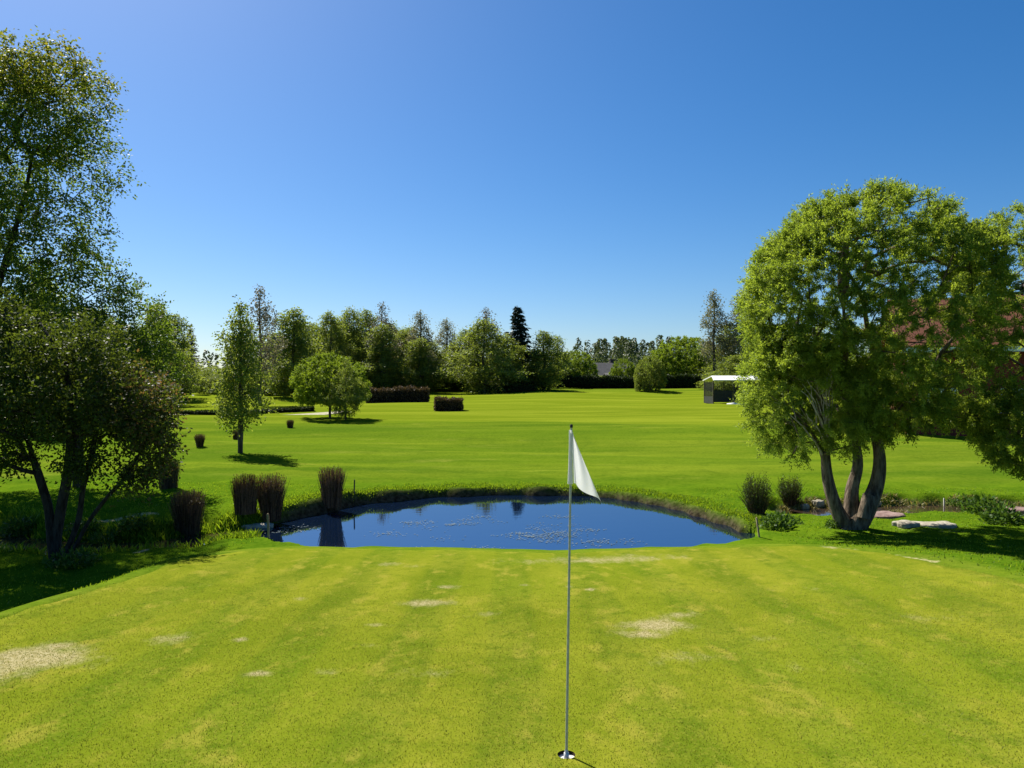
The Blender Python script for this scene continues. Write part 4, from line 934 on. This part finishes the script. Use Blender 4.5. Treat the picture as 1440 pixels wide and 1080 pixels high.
M['white_trim'] = plain_mat('white_trim', (.78, .78, .76), (.68, .68, .66), 8, .6, .3); M['glass'] = plain_mat('glass', (.02, .025, .03), (.03, .035, .04), 2, .06, .6)
M['beige_wall'] = plain_mat('beige_wall', (.42, .38, .31), (.34, .31, .25), 3)
def house(name, loc, rz, L, W, hw, hr, wallm, roofm, label, win=3):
    ro = empty(name, loc, rz); tag(ro, label, 'house')
    l, w = L / 2, W / 2; ov = .5; k = hr / w
    mesh_parts('wall', wallm, ro, [], [([(-l, -w, -.6), (l, -w, -.6), (l, w, -.6), (-l, w, -.6), (-l, -w, hw), (l, -w, hw), (l, w, hw), (-l, w, hw), (-l, 0, hw + hr), (l, 0, hw + hr)], [[0, 1, 5, 4], [2, 3, 7, 6], [1, 2, 6, 9, 5], [3, 0, 4, 8, 7]])])
    e = w + ov
    rf = mesh_parts('roof', roofm, ro, [], [slab((-l - ov, -e, hw - ov * k + .02), (l + ov, -e, hw - ov * k + .02), (l + ov, 0, hw + hr + .02), (-l - ov, 0, hw + hr + .02), .16), slab((l + ov, e, hw - ov * k + .02), (-l - ov, e, hw - ov * k + .02), (-l - ov, 0, hw + hr + .02), (l + ov, 0, hw + hr + .02), .16)])
    mesh_parts('chimney', M['brown_wall'], rf, [(l * .3, .4, hw + hr * .5, l * .3 + .7, 1.1, hw + hr + .7), (l * .3 - .06, .34, hw + hr + .703, l * .3 + .76, 1.16, hw + hr + .82)])
    mesh_parts('fascia', M['white_trim'], ro, [(-l - ov - .03, -e - .04, hw - ov * k - .16, l + ov + .03, -e - .003, hw - ov * k + .14)])
    mesh_parts('gutter_pipe', M['white_trim'], ro, [(-l + .05, -w - .12, -.5, -l + .15, -w - .02, hw - .25)])
    for i in range(win):
        cx = -l + (i + .5) * L / win; fr_ = mesh_parts('window', M['white_trim'], ro, [(cx - .6, -w - .05, .9, cx - .5, -w + .03, 2.1), (cx + .5, -w - .05, .9, cx + .6, -w + .03, 2.1), (cx - .5, -w - .05, .9, cx + .5, -w + .03, 1.0), (cx - .5, -w - .05, 2.0, cx + .5, -w + .03, 2.1), (cx - .03, -w - .045, 1.0, cx + .03, -w + .03, 2.0)])
        mesh_parts('pane', M['glass'], fr_, [(cx - .5, -w - .02, 1.0, cx - .033, -w + .02, 2.0), (cx + .033, -w - .02, 1.0, cx + .5, -w + .02, 2.0)])
    return ro
x, y = at(1405, 38); house('red_house', (x, y, h1(x, y)), -.35, 9, 6, 4.3, 2.2, M['red_wall'], M['terracotta'], 'red brick house with a terracotta tiled roof half hidden behind the willows')
x, y = at(822, 128); house('grey_roofed_house', (x, y, h1(x, y) - .3), .5, 9, 6, 1.9, 1.9, M['brown_wall'], M['slate'], 'brown house with a grey roof showing behind the small round willow')
x, y = at(850, 132); house('grey_roofed_house', (x, y, h1(x, y) - .3), .2, 8, 6, 1.8, 1.9, M['brown_wall'], M['slate'], 'brown house with a grey roof, right one of the far pair')
x, y = at(889, 124); house('low_house', (x, y, h1(x, y) - .3), .05, 8, 5, 1.6, .7, M['beige_wall'], M['slate'], 'low pale house behind the hedge between two round willows')

# white-roofed shelter with mesh sides
x, y = at(1002, 64.5); z = h1(x, y) + .0
sh = empty('shelter', (x, y, z)); tag(sh, 'small shelter with a white roof and dark mesh sides beside the big willow', 'shelter')
W_, D_, Hh = 4.8, 3.0, 2.12
M['mesh_panel'] = plain_mat('mesh_panel', (.016, .02, .016), (.03, .034, .028), 5, .7, .3); M['roof_white'] = plain_mat('roof_white', (.78, .78, .75), (.66, .66, .63), 2, .5, .3); M['tarp'] = plain_mat('tarp', (.75, .74, .74), (.6, .59, .59), 3, .7, .2, .4)
mesh_parts('roof', M['roof_white'], sh, [], [slab((.0, -.35, Hh - .05), (W_ + .3, -.35, Hh - .05), (W_ + .3, D_ / 2, Hh + .32), (.3, D_ / 2, Hh + .32), .09), slab((W_ + .3, D_ + .35, Hh - .05), (0, D_ + .35, Hh - .05), (.3, D_ / 2 + .003, Hh + .32), (W_ + .3, D_ / 2 + .003, Hh + .32), .09)])
for px in (.03, 1.75, 3.45, W_ - .09):
    for py in (0, D_): mesh_parts('post', M['stake_dark'], sh, [(px, py, -.4, px + .08, py + .08, Hh - .06)])
for px in (.12, 1.84, 3.54):
    mesh_parts('mesh_panel', M['mesh_panel'], sh, [(px, .02, .28 , px + 1.6, .05, Hh - .85)] + [(px, .02, Hh - .82 + k * .09, px + 1.6, .035, Hh - .80 + k * .09) for k in range(7)] + [(px + k * .16, .036, Hh - .84, px + k * .16 + .02, .05, Hh - .2) for k in range(10)])
mesh_parts('side_mesh', M['mesh_panel'], sh, [(.05, .1, .15, .08, D_ - .02, .75)] + [(.055, .1, .78 + k * .1, .075, D_ - .02, .80 + k * .1) for k in range(12)] + [(.05, .15 + k * .16, .752, .08, .17 + k * .16, Hh - .15) for k in range(18)])
r = RNG(91); n = 26; V = []
for a in range(n):
    for b in range(8):
        s = a / (n - 1); k = b / 7; V.append((.25 + s * 4.6, -.06 - .55 * k + .05 * math.sin(s * 21 + b), .50 * (1 - k) ** .8 * (.4 + .6 * math.sin(PI * min(1, s * 1.3))) - .06 + .06 * math.sin(s * 15 + k * 3) + .04 * r.normal()))
i = np.arange(n - 1)[:, None] * 8; j = np.arange(7)[None]
o = link('white_sheet', new_mesh('white_sheet', np.array(V), np.stack([i + j, i + j + 1, i + 8 + j + 1, i + 8 + j], -1).ravel(), 4, M['tarp'], None, True), loc=(x, y - 2.2, h1(x + 2, y - 2.4))); tag(o, 'crumpled white sheet lying on the grass in front of the white-roofed shelter', 'sheet')
